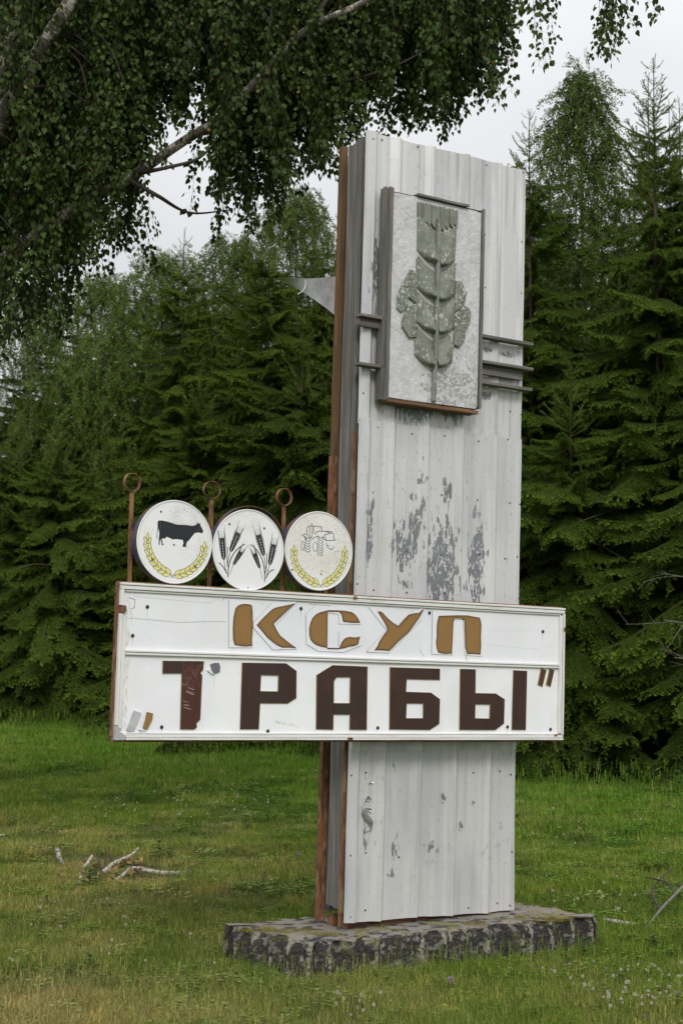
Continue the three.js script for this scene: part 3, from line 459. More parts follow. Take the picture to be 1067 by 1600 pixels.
  for (const [x, y] of [[-1.634, 2.049], [-1.725, 1.868], [-1.503, 1.311], [-0.748, 1.288], [-0.529, 2.088], [0.506, 2.105], [1.521, 2.013], [0.102, 1.313], [1.210, 1.324], [1.606, 1.308]]) { const b = sb.put('bolt', bg, mBolt, y > 1.77 ? pnU : pnL); b.position.add(V(x, y, 0.203)); }
}

// ---------------------------------------------------------------- round emblem signs
const RD = 0.2615;
function emblem(name, label, cx, cy, tex, drum, tint) {
  const e = mon(name, label, 'sign', [cx, cy - RD, 0.15], 'round emblem signs along the top of the signboard');
  const N = 64;
  const face = new THREE.CylinderGeometry(RD - .004, RD - .004, 0.006, N); face.rotateX(Math.PI / 2); face.translate(cx, cy, 0.198);
  const p = face.attributes.position, u = face.attributes.uv; for (let i = 0; i < p.count; i++) u.setXY(i, (p.getX(i) - cx) / RD / 2 + .5, (p.getY(i) - cy) / RD / 2 + .5);
  e.put('face', face, std({ map: tex, roughness: 0.38, bumpMap: rep(dataTex(256, 256, grey((a, b) => fbm(a * 60, b * 60, 3) * .6 + fbm(a * 8, b * 8, 2) * .4), false), 1, 1), bumpScale: 0.0012 }));
  const rim = new THREE.TorusGeometry(RD - 0.003, 0.005, 8, 80); rim.translate(cx, cy, 0.200); e.put('rim', rim, std({ color: lin(.72, .72, .71), roughness: .4 }));
  // the deep sheet-steel drum behind the face
  const [dx, dy, dr] = drum, pts = [[dr, 0.135], [dr, 0.185], [dr + .002, 0.188], [dr + .002, 0.192], [dr - .003, 0.192], [dr - .003, 0.135]].map(q => new THREE.Vector2(q[0], q[1]));
  const dg = new THREE.LatheGeometry(pts, 72); dg.rotateX(Math.PI / 2); dg.scale(1, 1, 1); dg.translate(cx + dx, cy + dy, 0); 
  { const q = dg.attributes.position, w = dg.attributes.uv; for (let i = 0; i < q.count; i++) w.setXY(i, Math.atan2(q.getY(i) - cy - dy, q.getX(i) - cx - dx) / 6.2832 + .5, (q.getZ(i) - .135) * 7); }
  dg.computeVertexNormals();
  const td = dataTex(512, 64, (a, b) => { const an = (a - .5) * 6.2832, n = fbm(a * 60, b * 6, 4), n2 = fbm(a * 14 + 4, b * 2, 3); const rust = sstep(.46, .56, n * .6 + n2 * .4 + (Math.sin(an) > 0.35 ? .06 : -.10) + (b > .34 ? .16 : 0)); return mix3([0.012, 0.018, 0.075], mix3([0.07, 0.032, 0.02], [0.15, 0.075, .035], n2), rust); });
  e.put('drum', dg, std({ map: td, roughness: .6, side: THREE.DoubleSide }));
  return e;
}
function disc2d(draw, base, seed) {
  return canvasTex(1024, 1024, (k, w, h) => {
    k.fillStyle = '#e6e6e7'; k.fillRect(0, 0, w, h); const r = mulberry(seed);
    base(k, r);
    k.setTransform(512, 0, 0, -512, 512, 512); k.lineCap = 'round'; k.lineJoin = 'round'; draw(k, r); k.setTransform(1, 0, 0, 1, 0, 0);
    k.strokeStyle = '#b9b7b2'; k.lineWidth = 3; k.beginPath(); k.arc(512, 512, 484, 0, 6.3); k.stroke();
  });
}
const poly = (k, pts, close = true) => { k.beginPath(); pts.forEach((p, i) => i ? k.lineTo(p[0], p[1]) : k.moveTo(p[0], p[1])); if (close) k.closePath(); };
function wreath(k, pts, awns) {                              // pale yellow ear with black outlines, grains in pairs along a curve
  const c = new THREE.CatmullRomCurve3(pts.map(p => V(p[0], p[1], 0))), n = 8;
  const grain = (x, y, a, l, w) => { k.save(); k.translate(x, y); k.rotate(a); k.beginPath(); k.moveTo(-l * .5, 0); k.quadraticCurveTo(-l * .1, w, l * .55, 0); k.quadraticCurveTo(-l * .1, -w, -l * .5, 0); k.fillStyle = '#dfd88c'; k.fill(); k.strokeStyle = '#3a3526'; k.lineWidth = .011; k.stroke(); k.restore(); };
  for (let i = 0; i < n; i++) {
    const t = 1 - (i + .4) / n, p = c.getPointAt(t), d = c.getTangentAt(t).negate(), a = Math.atan2(d.y, d.x), s = lerp(.85, 1.12, t);
    grain(p.x - d.y * .052 + d.x * .02, p.y + d.x * .052 + d.y * .02, a + .42, .2 * s, .085 * s); grain(p.x + d.y * .052 + d.x * .02, p.y - d.x * .052 + d.y * .02, a - .42, .2 * s, .085 * s);
  }
  const p = c.getPointAt(0), d = c.getTangentAt(0).negate(); grain(p.x + d.x * .03, p.y + d.y * .03, Math.atan2(d.y, d.x), .19, .07);
  k.strokeStyle = '#d8cf8e'; k.lineWidth = .013; for (const [a, b] of awns) { k.beginPath(); k.moveTo(...a); k.quadraticCurveTo((a[0] + b[0]) / 2 - .02, (a[1] + b[1]) / 2, ...b); k.stroke(); }
}
const dot = (k, x, y, r = .02, c = '#15130f') => { k.fillStyle = '#cfc27a'; k.beginPath(); k.arc(x, y - .012, r * 1.25, 0, 6.3); k.fill(); k.fillStyle = c; k.beginPath(); k.arc(x, y, r, 0, 6.3); k.fill(); };
const cross = (k, x, y) => { k.strokeStyle = '#222'; k.lineWidth = .013; for (const s of [-1, 1]) { k.beginPath(); k.moveTo(x - .06 * s, y + .05); k.lineTo(x + .05 * s, y - .05); k.stroke(); } };
const stains = (k, r, n, cols, x0, y0, sx, sy, al, rm) => { for (let i = 0; i < n; i++) { const a = r() * 6.3, q = (r() + r() + r()) * .5; k.globalAlpha = al * r(); k.fillStyle = cols[Math.floor(r() * cols.length)]; k.beginPath(); k.arc(512 + 512 * (x0 + Math.cos(a) * q * sx), 512 - 512 * (y0 + Math.sin(a) * q * sy), .5 + r() * rm, 0, 6.3); k.fill(); } k.globalAlpha = 1; };
emblem('round_sign', 'round white sign with a black cow above a yellow wheat wreath', -1.463, 2.464, disc2d((k, r) => {
  k.fillStyle = '#1e2226'; poly(k, [[-.46, .48], [-.37, .49], [-.20, .47], [.04, .42], [.28, .43], [.45, .42], [.54, .45], [.58, .49], [.60, .53], [.62, .48], [.67, .50], [.66, .45], [.71, .38], [.75, .31], [.73, .26], [.63, .27], [.52, .25], [.44, .15], [.37, .06], [.32, .02], [.30, -.06], [.31, -.11], [.21, -.10], [.21, -.05], [.23, -.02], [.21, .06], [.03, .07], [-.05, .05], [-.22, .11], [-.27, .06], [-.35, .06], [-.33, -.04], [-.29, -.10], [-.34, -.10], [-.37, -.01], [-.38, .04], [-.40, -.01], [-.40, -.10], [-.43, -.10], [-.43, .03], [-.42, .16], [-.44, .29], [-.47, .20], [-.47, .05], [-.49, .05], [-.48, .21], [-.47, .29], [-.48, .43]]); k.fill();
  k.strokeStyle = '#4c5054'; k.lineWidth = .01; k.strokeRect(.585, .28, .05, .06); k.beginPath(); k.moveTo(-.40, .46); k.lineTo(-.39, .3); k.stroke();
  wreath(k, [[-.72, .05], [-.72, -.11], [-.65, -.33], [-.51, -.53], [-.31, -.69], [-.10, -.78]], [[[-.81, .08], [-.77, .33]], [[-.72, .12], [-.67, .31]], [[-.64, .07], [-.59, .28]]]);
  wreath(k, [[.79, -.06], [.77, -.24], [.66, -.44], [.49, -.61], [.26, -.74], [.05, -.80]], [[[.70, -.05], [.67, .16]], [[.77, -.03], [.76, .21]], [[.86, -.04], [.87, .18]]]);
  cross(k, -.03, -.82); dot(k, -.40, .70, .024); dot(k, -.02, -.07, .022); dot(k, -.02, .08, .016); for (const [x, y] of [[-.57, -.46], [.57, -.56]]) { k.fillStyle = '#6b3a14'; k.globalAlpha = .8; k.beginPath(); k.arc(x, y, .035, 0, 6.3); k.fill(); k.globalAlpha = 1; }
}, (k, r) => { stains(k, r, 5200, ['#a9a7a2', '#bdbab2', '#8f8c86', '#9a958a'], .25, .6, .42, .32, .5, 3.4); stains(k, r, 1100, ['#77736d', '#99948c'], .45, -.22, .3, .22, .55, 2.4); stains(k, r, 2600, ['#bdb6a4', '#aea792'], .78, .1, .2, .6, .5, 3.2); }, 5), [-0.004, -0.003, 0.2625]);
emblem('round_sign', 'round white sign with six black wheat ears in two sheaves', -0.935, 2.448, disc2d((k, r) => {
  k.fillStyle = k.strokeStyle = '#17181a';
  const ear = (a, b, w, n) => { const dx = b[0] - a[0], dy = b[1] - a[1], L = Math.hypot(dx, dy), ang = Math.atan2(dy, dx); for (let i = 0; i < n; i++) for (const s of [-1, 1]) { const t = i / n; k.save(); k.translate(a[0] + dx * t, a[1] + dy * t); k.rotate(ang); k.beginPath(); k.ellipse(.03 * L / .48 + .02, s * w * .62, .058 * L / .48 + .01, w * .42, s * .35, 0, 6.3); k.fill(); k.lineWidth = .006; k.beginPath(); k.moveTo(.05, s * w * .9); k.quadraticCurveTo(.2, s * w * 1.6, .2 + L * .42 , s * (w * 1.5 + .02 * r())); k.stroke(); k.restore(); } k.save(); k.translate(b[0], b[1]); k.rotate(ang); k.beginPath(); k.ellipse(.01, 0, .04, w * .4, 0, 0, 6.3); k.fill(); k.lineWidth = .007; for (const s of [-.5, 0, .5]) { k.beginPath(); k.moveTo(0, s * w); k.lineTo(L * .42, s * w * 2.4); k.stroke(); } k.restore(); };
  ear([-.68, -.27], [-.75, .21], .055, 7); ear([-.50, -.06], [-.32, .37], .055, 7); ear([-.41, -.39], [-.23, -.09], .038, 7); ear([.43, -.10], [.27, .36], .055, 7); ear([.61, -.32], [.70, .15], .055, 7); ear([.33, -.43], [.18, -.11], .038, 7);
  const st = (a, c, b, w) => { k.lineWidth = w; k.beginPath(); k.moveTo(...a); k.quadraticCurveTo(...c, ...b); k.stroke(); };
  st([-.68, -.27], [-.65, -.45], [-.59, -.62], .016); st([-.50, -.06], [-.56, -.25], [-.57, -.41], .018); st([-.41, -.39], [-.46, -.5], [-.50, -.64], .012); st([.43, -.10], [.50, -.3], [.49, -.43], .018); st([.61, -.32], [.55, -.5], [.53, -.66], .016); st([.33, -.43], [.38, -.55], [.41, -.68], .012);
  st([-.81, -.37], [-.70, -.42], [-.59, -.61], .024); st([-.55, -.70], [-.58, -.1], [-.12, .13], .026); st([.48, -.75], [.50, -.1], [.06, .13], .026); st([.73, -.45], [.6, -.47], [.52, -.67], .024); st([-.585, .02], [-.6, -.2], [-.57, -.45], .022); st([.515, -.05], [.54, -.3], [.49, -.55], .02);
  dot(k, -.56, .60, .026); dot(k, .42, .57, .026); dot(k, .56, -.47, .02); dot(k, .02, -.93, .016);
}, (k, r) => { stains(k, r, 3800, ['#bdb49c', '#c9c2ae', '#a39a86'], -.15, .7, .5, .28, .5, 3.2); stains(k, r, 900, ['#b5b5b5', '#c5c5c8'], 0, 0, .9, .9, .3, 2.2); }, 6), [0.018, 0.022, 0.2645]);
emblem('round_sign', 'round yellowed sign with a tractor line drawing above a wheat wreath', -0.403, 2.476, disc2d((k, r) => {
  k.strokeStyle = '#44423c'; const st = (pts, w = .018) => { k.lineWidth = w; poly(k, pts, false); k.stroke(); };
  st([[-.38, .39], [-.38, .57], [-.30, .62], [.05, .62], [.06, .50]]); st([[-.24, .69], [-.22, .58], [-.22, .33], [-.26, .32]], .018); st([[-.18, .44], [-.18, .60]]); st([[-.30, .61], [-.29, .36]]); st([[-.22, .27], [-.15, .34], [-.06, .36], [.02, .34]]); st([[-.14, .42], [-.05, .50], [.33, .52], [.42, .46], [.44, .30], [.21, .28], [.14, .42], [.36, .48]]); st([[.44, .31], [.49, .31]], .016); st([[.06, .34], [.13, .34], [.19, .27]]); st([[.21, .22], [.22, .14], [.30, .15]], .02); st([[.24, .10], [.30, .09], [.36, .05], [.42, .08], [.43, .15]]); st([[-.52, .36], [-.44, .40], [-.34, .38], [-.29, .30]]); st([[-.48, .36], [-.38, .26]]); st([[.2, .5], [.3, .49]], .02);
  k.lineWidth = .014; for (const [x, y, a, b] of [[-.12, .10, .065, .12], [-.49, .10, .045, .11]]) { k.beginPath(); k.ellipse(x, y, a, b, .05, 0, 6.3); k.stroke(); }
  for (const [x, y0, y1, n] of [[.03, .34, -.11, 8], [-.35, .30, -.04, 6]]) for (let i = 0; i < n; i++) { const y = lerp(y0, y1, i / (n - 1)); st([[x - .09, y + .04], [x - .01, y - .01]], .02); st([[x + .09, y + .035], [x + .02, y - .015]], .02); }
  st([[.47, .0], [.52, .04]], .012); st([[.55, .0], [.60, .05]], .012);
  wreath(k, [[-.74, -.02], [-.74, -.19], [-.66, -.41], [-.49, -.60], [-.27, -.75], [0, -.85]], [[[-.82, .06], [-.82, .22]], [[-.74, .05], [-.72, .24]], [[-.66, 0], [-.62, .18]]]);
  wreath(k, [[.77, .04], [.77, -.13], [.67, -.38], [.52, -.60], [.38, -.71], [.16, -.84]], [[[.68, .05], [.66, .2]], [[.76, .08], [.75, .24]], [[.84, .08], [.84, .22]]]);
  cross(k, .08, -.88); dot(k, -.77, -.52, .026); dot(k, .08, -.58, .02); dot(k, .09, -.5, .013); dot(k, .95, -.27, .026);
}, (k, r) => { stains(k, r, 30000, ['#b0a282', '#bdb092', '#a39676', '#c4baa0'], .05, .25, 1.1, .85, .6, 3.8); stains(k, r, 700, ['#e6e4de'], .2, .8, .3, .15, .7, 9); stains(k, r, 5000, ['#b7a98a', '#c4baa0'], .5, -.4, .45, .4, .5, 3.4); }, 7), [-0.004, -0.003, 0.2625]);

// ---------------------------------------------------------------- rusty posts with rings
[[-1.697, 'rusty post with a ring standing beside the cow sign'], [-1.136, 'rusty ring-topped post between the cow sign and the wheat sheaf sign'], [-0.592, 'rusty ring-topped post between the wheat sheaf sign and the tractor sign']].forEach(([x, label], i) => {
  const lean = [0.02, 0.014, 0.016][i], p = mon('ring_post', label, 'post', [x, 2.19, 0.06], 'rusty ring posts on top of the signboard');
  p.rotateZ(lean);
  p.put('bar', box(x - .013, x + .013, 1.9, 2.774, 0.052, 0.066, 'y', .002, [i * .3, 0]), mRust);
  const ring = new THREE.LatheGeometry([[.0595, -.014], [.0595, .014], [.0545, .014], [.0545, -.014], [.0595, -.014]].map(q => new THREE.Vector2(...q)), 40); ring.rotateX(Math.PI / 2); ring.rotateY([.15, -.1, .05][i]); ring.translate(x, 2.830, 0.059); ring.computeVertexNormals(); metricUV(ring, 'y', [i * .2, .1]); p.put('ring', ring, mRust);
});
console.log('signs');

// ---------------------------------------------------------------- concrete plinth with corrugated sides
{
  const A = V(-0.84, 0, -10.76), B = V(-0.20, 0, -10.13), C = V(1.86, 0, -11.13), D = V(1.20, 0, -11.86), TOP = 0.275;
  const pl = thing('concrete_plinth', 'weathered concrete plinth with corrugated black-stained sides under the pylon', 'plinth'); pl.position.set(0.5, 0, -10.95);
  const cs = [A, B, C, D], out = [];
  let s = 0; const cen = V(0.5, 0, -10.95);
  for (let e = 0; e < 4; e++) {
    const a = cs[e], b = cs[(e + 1) % 4], dir = b.clone().sub(a), len = dir.length(); dir.normalize(); const n = V(-dir.z, 0, dir.x).multiplyScalar(1); if (n.dot(a.clone().add(b).multiplyScalar(.5).sub(cen)) < 0) n.negate();
    const K = Math.round(len / 0.0125);
    for (let i = 0; i < K; i++) {
      const t = i / K, w = Math.min(t * len, (1 - t) * len), r = 0.10, rd = w < r ? r - Math.sqrt(Math.max(0, r * r - (r - w) * (r - w))) : 0;
      const wave = (0.3 - Math.pow(Math.abs(Math.sin(s / 0.172 * Math.PI)), 0.8)) * 0.062;      // hollow flutes with sharp arrises between
      out.push({ x: a.x + dir.x * t * len + n.x * (wave - rd * .6), z: a.z + dir.z * t * len + n.z * (wave - rd * .6), s }); s += len / K;
    }
  }
  const rows = 16, P = [], U = [], I = [], n = out.length;
  for (let j = 0; j <= rows; j++) for (let i = 0; i <= n; i++) {
    const q = out[i % n], ss = i === n ? s : q.s, t = j / rows, y = lerp(-0.15, TOP, t), dx = q.x - cen.x, dz = q.z - cen.z, l = Math.hypot(dx, dz);
    const nz = (fbm(ss * 14, y * 14, 4) - .5) * 0.022 + (fbm(ss * 60, y * 50, 2) - .5) * 0.008 - (t > .92 ? 0.016 * (.5 + vn(ss * 20, 3)) : 0);
    P.push(dx + dx / l * nz, y + (t > .9 ? (fbm(ss * 9, 2, 3) - .5) * 0.03 : 0), dz + dz / l * nz); U.push(ss / s, t);
  }
  for (let j = 0; j < rows; j++) for (let i = 0; i < n; i++) { const a = j * (n + 1) + i, b = a + n + 1; I.push(a, a + 1, b, a + 1, b + 1, b); }
  let g = new THREE.BufferGeometry(); g.setAttribute('position', new THREE.Float32BufferAttribute(P, 3)); g.setAttribute('uv', new THREE.Float32BufferAttribute(U, 2)); g.setIndex(I); g.computeVertexNormals();
  const tS = dataTex(2048, 160, (u, v) => {                             // pale concrete under black crusts and grey lichen
    const x = u * s, y = v * .425; const f = fbm(x * 60, y * 60, 3), m = fbm(x * 9 + 3, y * 5 + 1, 4), st = fbm(x * 34 + 8, y * 7, 4), ph = Math.abs(Math.sin(x / 0.172 * Math.PI));
    let c = mix3([0.33, 0.29, 0.23], [0.20, 0.18, 0.145], f);
    const blk = sstep(.40, .46, fbm(x * 13 + 3, y * 10 + 1, 5) * .8 + fbm(x * 60, y * 45, 3) * .2 + (ph + (fbm(x * 20 + 60, y * 16, 3) - .5) * .9 > .26 ? .085 : -.10) + (y > .41 ? -.14 : y < .2 ? -.03 : .02)) * (.8 + .2 * sstep(.3, .45, fbm(x * 90 + 3, y * 90, 3))); c = mix3(c, [0.024, 0.023, 0.023], blk * .96);
    const lich = sstep(.63, .69, fbm(x * 26 + 50, y * 26, 4)) * .5; c = mix3(c, [0.27, 0.265, 0.23], lich); const moss = sstep(.66, .72, fbm(x * 13 + 90, y * 20, 4)) * .5; return mix3(c, [0.10, 0.11, 0.035], moss);
  });
  const bmp = dataTex(1024, 160, grey((u, v) => fbm(u * s * 50, v * 22, 4)), false);
  const mS = std({ map: tS, roughness: 1, bumpMap: bmp, bumpScale: 0.015 });
  const side = part('side_wall', g, mS, pl);
  // top
  const rings = 14, TP = [], TU = [], TI = [];
  for (let k = 0; k <= rings; k++) for (let i = 0; i <= n; i++) { const b = (rows * (n + 1) + i) * 3, f = 1 - k / rings, x = P[b] * f, z = P[b + 2] * f; TP.push(x, lerp(P[b + 1], TOP, Math.min(1, k / 3)) + (fbm(x * 8, z * 8, 3) - .5) * 0.02 * Math.min(1, k), z); TU.push(x * .35 + .5, z * .35 + .5); }
  for (let k = 0; k < rings; k++) for (let i = 0; i < n; i++) { const a = k * (n + 1) + i, b = a + n + 1; TI.push(a, a + 1, b, a + 1, b + 1, b); }
  const tg = new THREE.BufferGeometry(); tg.setAttribute('position', new THREE.Float32BufferAttribute(TP, 3)); tg.setAttribute('uv', new THREE.Float32BufferAttribute(TU, 2)); tg.setIndex(TI); tg.computeVertexNormals();
  const tT = dataTex(1024, 1024, (u, v) => { const x = (u - .5) / .35, z = (v - .5) / .35, f = fbm(x * 70, z * 70, 3), m = fbm(x * 5, z * 5, 4); let c = mix3([0.27, 0.24, 0.20], [0.15, 0.135, 0.115], m * .6 + f * .5); c = mix3(c, [0.05, 0.046, 0.042], sstep(.55, .64, fbm(x * 14 + 4, z * 14, 4))); return mix3(c, [0.16, 0.145, 0.04], sstep(.60, .68, fbm(x * 8 + 30, z * 8, 4)) * .8); });
  part('top_face', tg, std({ map: tT, roughness: 1, bumpMap: bmp, bumpScale: .01, side: THREE.DoubleSide }), pl);
}
console.log('plinth');

// ---------------------------------------------------------------- foliage building blocks
class Tris {
  constructor() { this.p = []; this.c = []; }
  tri(a, b, c, col) { this.p.push(a.x, a.y, a.z, b.x, b.y, b.z, c.x, c.y, c.z); for (let i = 0; i < 3; i++) this.c.push(col[0], col[1], col[2]); }
  stick(a, b, r0, r1, col) { const d = b.clone().sub(a).normalize(), u = V(0, 1, 0).cross(d); if (u.lengthSq() < 1e-4) u.set(1, 0, 0); u.normalize(); const w = d.clone().cross(u), q = k => u.clone().multiplyScalar(Math.cos(k * 2.094)).addScaledVector(w, Math.sin(k * 2.094)); for (let k = 0; k < 3; k++) { const m = q(k), n = q(k + 1), a0 = a.clone().addScaledVector(m, r0), a1 = a.clone().addScaledVector(n, r0), b0 = b.clone().addScaledVector(m, r1), b1 = b.clone().addScaledVector(n, r1); this.tri(a0, a1, b1, col); this.tri(a0, b1, b0, col); } }
  leaf(o, d, nrm, l, w, col) {                                      // ovate leaf folded a little along its midrib
    const s = d.clone().cross(nrm).normalize(), f = nrm.clone().multiplyScalar(w * .18), pt = (t, k) => o.clone().addScaledVector(d, l * t).addScaledVector(s, w * k).addScaledVector(f, Math.abs(k) * 2);
    const tip = pt(1, 0); for (const k of [-1, 1]) { const a = pt(.28, .5 * k), b = pt(.62, .36 * k); this.tri(o, a, b, col); this.tri(o, b, tip, col); }
  }
  geo() { const g = new THREE.BufferGeometry(); g.setAttribute('position', new THREE.Float32BufferAttribute(this.p, 3)); g.setAttribute('color', new THREE.Float32BufferAttribute(this.c, 3)); g.computeVertexNormals(); return g; }
}
const leafMat = (tr, rough = .9, spec = .12) => new THREE.MeshPhysicalMaterial({ vertexColors: true, roughness: rough, specularIntensity: spec, side: THREE.DoubleSide, transmission: tr, thickness: 0 });
const rv = r => V(r() * 2 - 1, r() * 2 - 1, r() * 2 - 1).normalize();
const DUM = new THREE.Object3D();
function instances(name, geo, mat, list, parent) {                // list of {p, q | rot, s, c}
  const m = new THREE.InstancedMesh(geo, mat, list.length); m.name = name; m.userData.kind = 'stuff';
  list.forEach((e, i) => { DUM.position.copy(e.p); if (e.q) DUM.quaternion.copy(e.q); else DUM.rotation.set(e.r?.[0] ?? 0, e.r?.[1] ?? 0, e.r?.[2] ?? 0); typeof e.s === 'number' ? DUM.scale.setScalar(e.s) : DUM.scale.copy(e.s); DUM.updateMatrix(); m.setMatrixAt(i, DUM.matrix); m.setColorAt(i, lin(...(e.c ?? [1, 1, 1]))); });
  parent.add(m); return m;
}

// ---- spruce bough: axis, side branchlets and drooping twigs set with needles
function spruceBough(seed, wf = 1) {
  const r = mulberry(seed), T = new Tris(), L = 2.5, UP = V(0, 1, 0);
  const shoot = (o, d, len, young, dr) => {
    const n = Math.max(2, Math.round(len / 0.028)), p = o.clone(), dd = d.clone(); let s, nn;
    for (let i = 0; i < n; i++) {
      const t = (i + .5) / n; s = dd.clone().cross(UP).normalize(); nn = s.clone().cross(dd).normalize();
      const st = len / n, yk = young * sstep(.45, 1, t), k = .75 + .5 * r(), col = mix3([0.040 * k, 0.066 * k, 0.012 * k], [0.125 * k, 0.188 * k, 0.026 * k], yk), nl = (0.030 + .012 * r()) * (1.05 - .3 * t);
      const a = p.clone().addScaledVector(dd, -st * .28), b = p.clone().addScaledVector(dd, st * .42);
      for (const [ks, kn] of [[1, .15 * r() - .1], [-1, .15 * r() - .1], [r() - .5, .9]]) T.tri(a, b, p.clone().addScaledVector(s, ks * nl).addScaledVector(nn, kn * nl).addScaledVector(dd, nl * (.7 + .4 * r())), col);
      p.addScaledVector(dd, st); dd.y -= dr * st; dd.normalize();
    }
    return p;
  };
  const N = 50, axis = []; let p = V(0, 0, 0), d = V(1, .02, 0).normalize();
  for (let i = 0; i <= N; i++) { axis.push([p.clone(), d.clone()]); p = p.clone().addScaledVector(d, L / N); d = d.clone(); d.y += i < N * .55 ? -.015 : .016; d.z += (r() - .5) * .03; d.normalize(); }
  for (let i = 0; i < N; i++) {
    const t = i / N, [o, dd] = axis[i], rad = lerp(.014, .003, t);
    T.stick(o, axis[i + 1][0], rad, lerp(.014, .003, (i + 1) / N), [0.075, 0.052, 0.036]);
    if (t > .25) shoot(o, dd, L / N, t > .85 ? 1 : .2, 0);
    if (t < .10) continue;
    for (const sd of [-1, 1]) {
      if (r() < .24) continue;
      const a = .75 + r() * .4, len = (.72 * Math.pow(1 - t, .75) + .10) * (.4 + .95 * r()) * wf * (t < .3 ? .75 : 1), hz = V(-dd.z, 0, dd.x).multiplyScalar(sd);
      const bd = dd.clone().multiplyScalar(Math.cos(a)).addScaledVector(hz, Math.sin(a)); bd.y -= .10 + .35 * r(); bd.normalize();
      const droop = .3 + r() * 1.9; let q = o.clone(), qd = bd.clone(); const K = Math.max(2, Math.round(len / .07));
      for (let k = 0; k < K; k++) {
        const e = shoot(q, qd, len / K, k === K - 1 ? 1 : .15, droop);
        for (const s2 of [-1, 1]) if (k > 0 || r() < .4) { if (r() < .15) continue; const l2 = (.17 * (1 - k / K) + .055) * (.6 + .7 * r()), a2 = .7 + .4 * r(), h2 = V(-qd.z, 0, qd.x).normalize().multiplyScalar(s2), td = qd.clone().multiplyScalar(Math.cos(a2)).addScaledVector(h2, Math.sin(a2)); td.y -= .1 + .6 * r(); td.normalize(); shoot(q.clone().addScaledVector(qd, r() * len / K), td, l2, 1, 1.2); }
        q = e; qd = qd.clone(); qd.y -= droop * len / K; qd.normalize();
      }
    }
  }
  shoot(axis[N][0], axis[N][1], .12, 1, -.5);
  return T.geo();
}
// slender young shoots of a treetop
function topBough(seed) {
  const r = mulberry(seed), T = new Tris(), L = 1; let p = V(0, 0, 0), d = V(1, 0, 0);
  const brush = (o, dd, len, w) => { const n = Math.max(3, Math.round(len / .016)), s = dd.clone().cross(V(0, 1, 0)); if (s.lengthSq() < .01) s.set(0, 0, 1); s.normalize(); const nn = s.clone().cross(dd).normalize(); T.stick(o, o.clone().addScaledVector(dd, len), .005, .002, [.08, .065, .03]); for (let i = 0; i < n; i++) { const c = o.clone().addScaledVector(dd, len * (i + .3) / n), k = .75 + .5 * r(), a = r() * 6.28; for (let j = 0; j < 3; j++) { const b = a + j * 2.09, e = c.clone().addScaledVector(s, Math.cos(b) * w).addScaledVector(nn, Math.sin(b) * w).addScaledVector(dd, w * .8); T.tri(c.clone().addScaledVector(dd, -.006), c.clone().addScaledVector(dd, .008), e, [.085 * k, .12 * k, .024 * k]); } } };
  for (let i = 0; i < 7; i++) { brush(p, d, L / 7, .034); p = p.clone().addScaledVector(d, L / 7); if (i > 0 && i < 6) for (const sd of [-1, 1]) if (r() < .85) { const dd = d.clone().add(V(0, -.15 + .4 * r(), sd * (.8 + .3 * r()))).normalize(); brush(p, dd, (.32 - .035 * i) * (.6 + .6 * r()), .032); } d = d.clone(); d.y += .07; d.normalize(); }
  return T.geo();
}
const tops = [11, 12].map(topBough);
const boughs = [[101, .75], [202, 1], [303, 1.15], [404, .85], [505, 1]].map(a => spruceBough(...a));
console.log('bough tris', boughs.map(b => b.attributes.position.count / 3).join(' '));
const mNeedle = leafMat(0, .8, .1);
const tBark = dataTex(128, 256, (u, v) => { const a = fbm(u * 16, v * 10, 4); return mix3([0.13, 0.085, 0.055], [0.045, 0.033, 0.025], a); });
const mBark = std({ map: tBark, roughness: 1, bumpMap: dataTex(128, 256, grey((u, v) => fbm(u * 16, v * 10, 4)), false), bumpScale: .02 });
const mDead = std({ color: lin(.13, .10, .075), roughness: 1 });
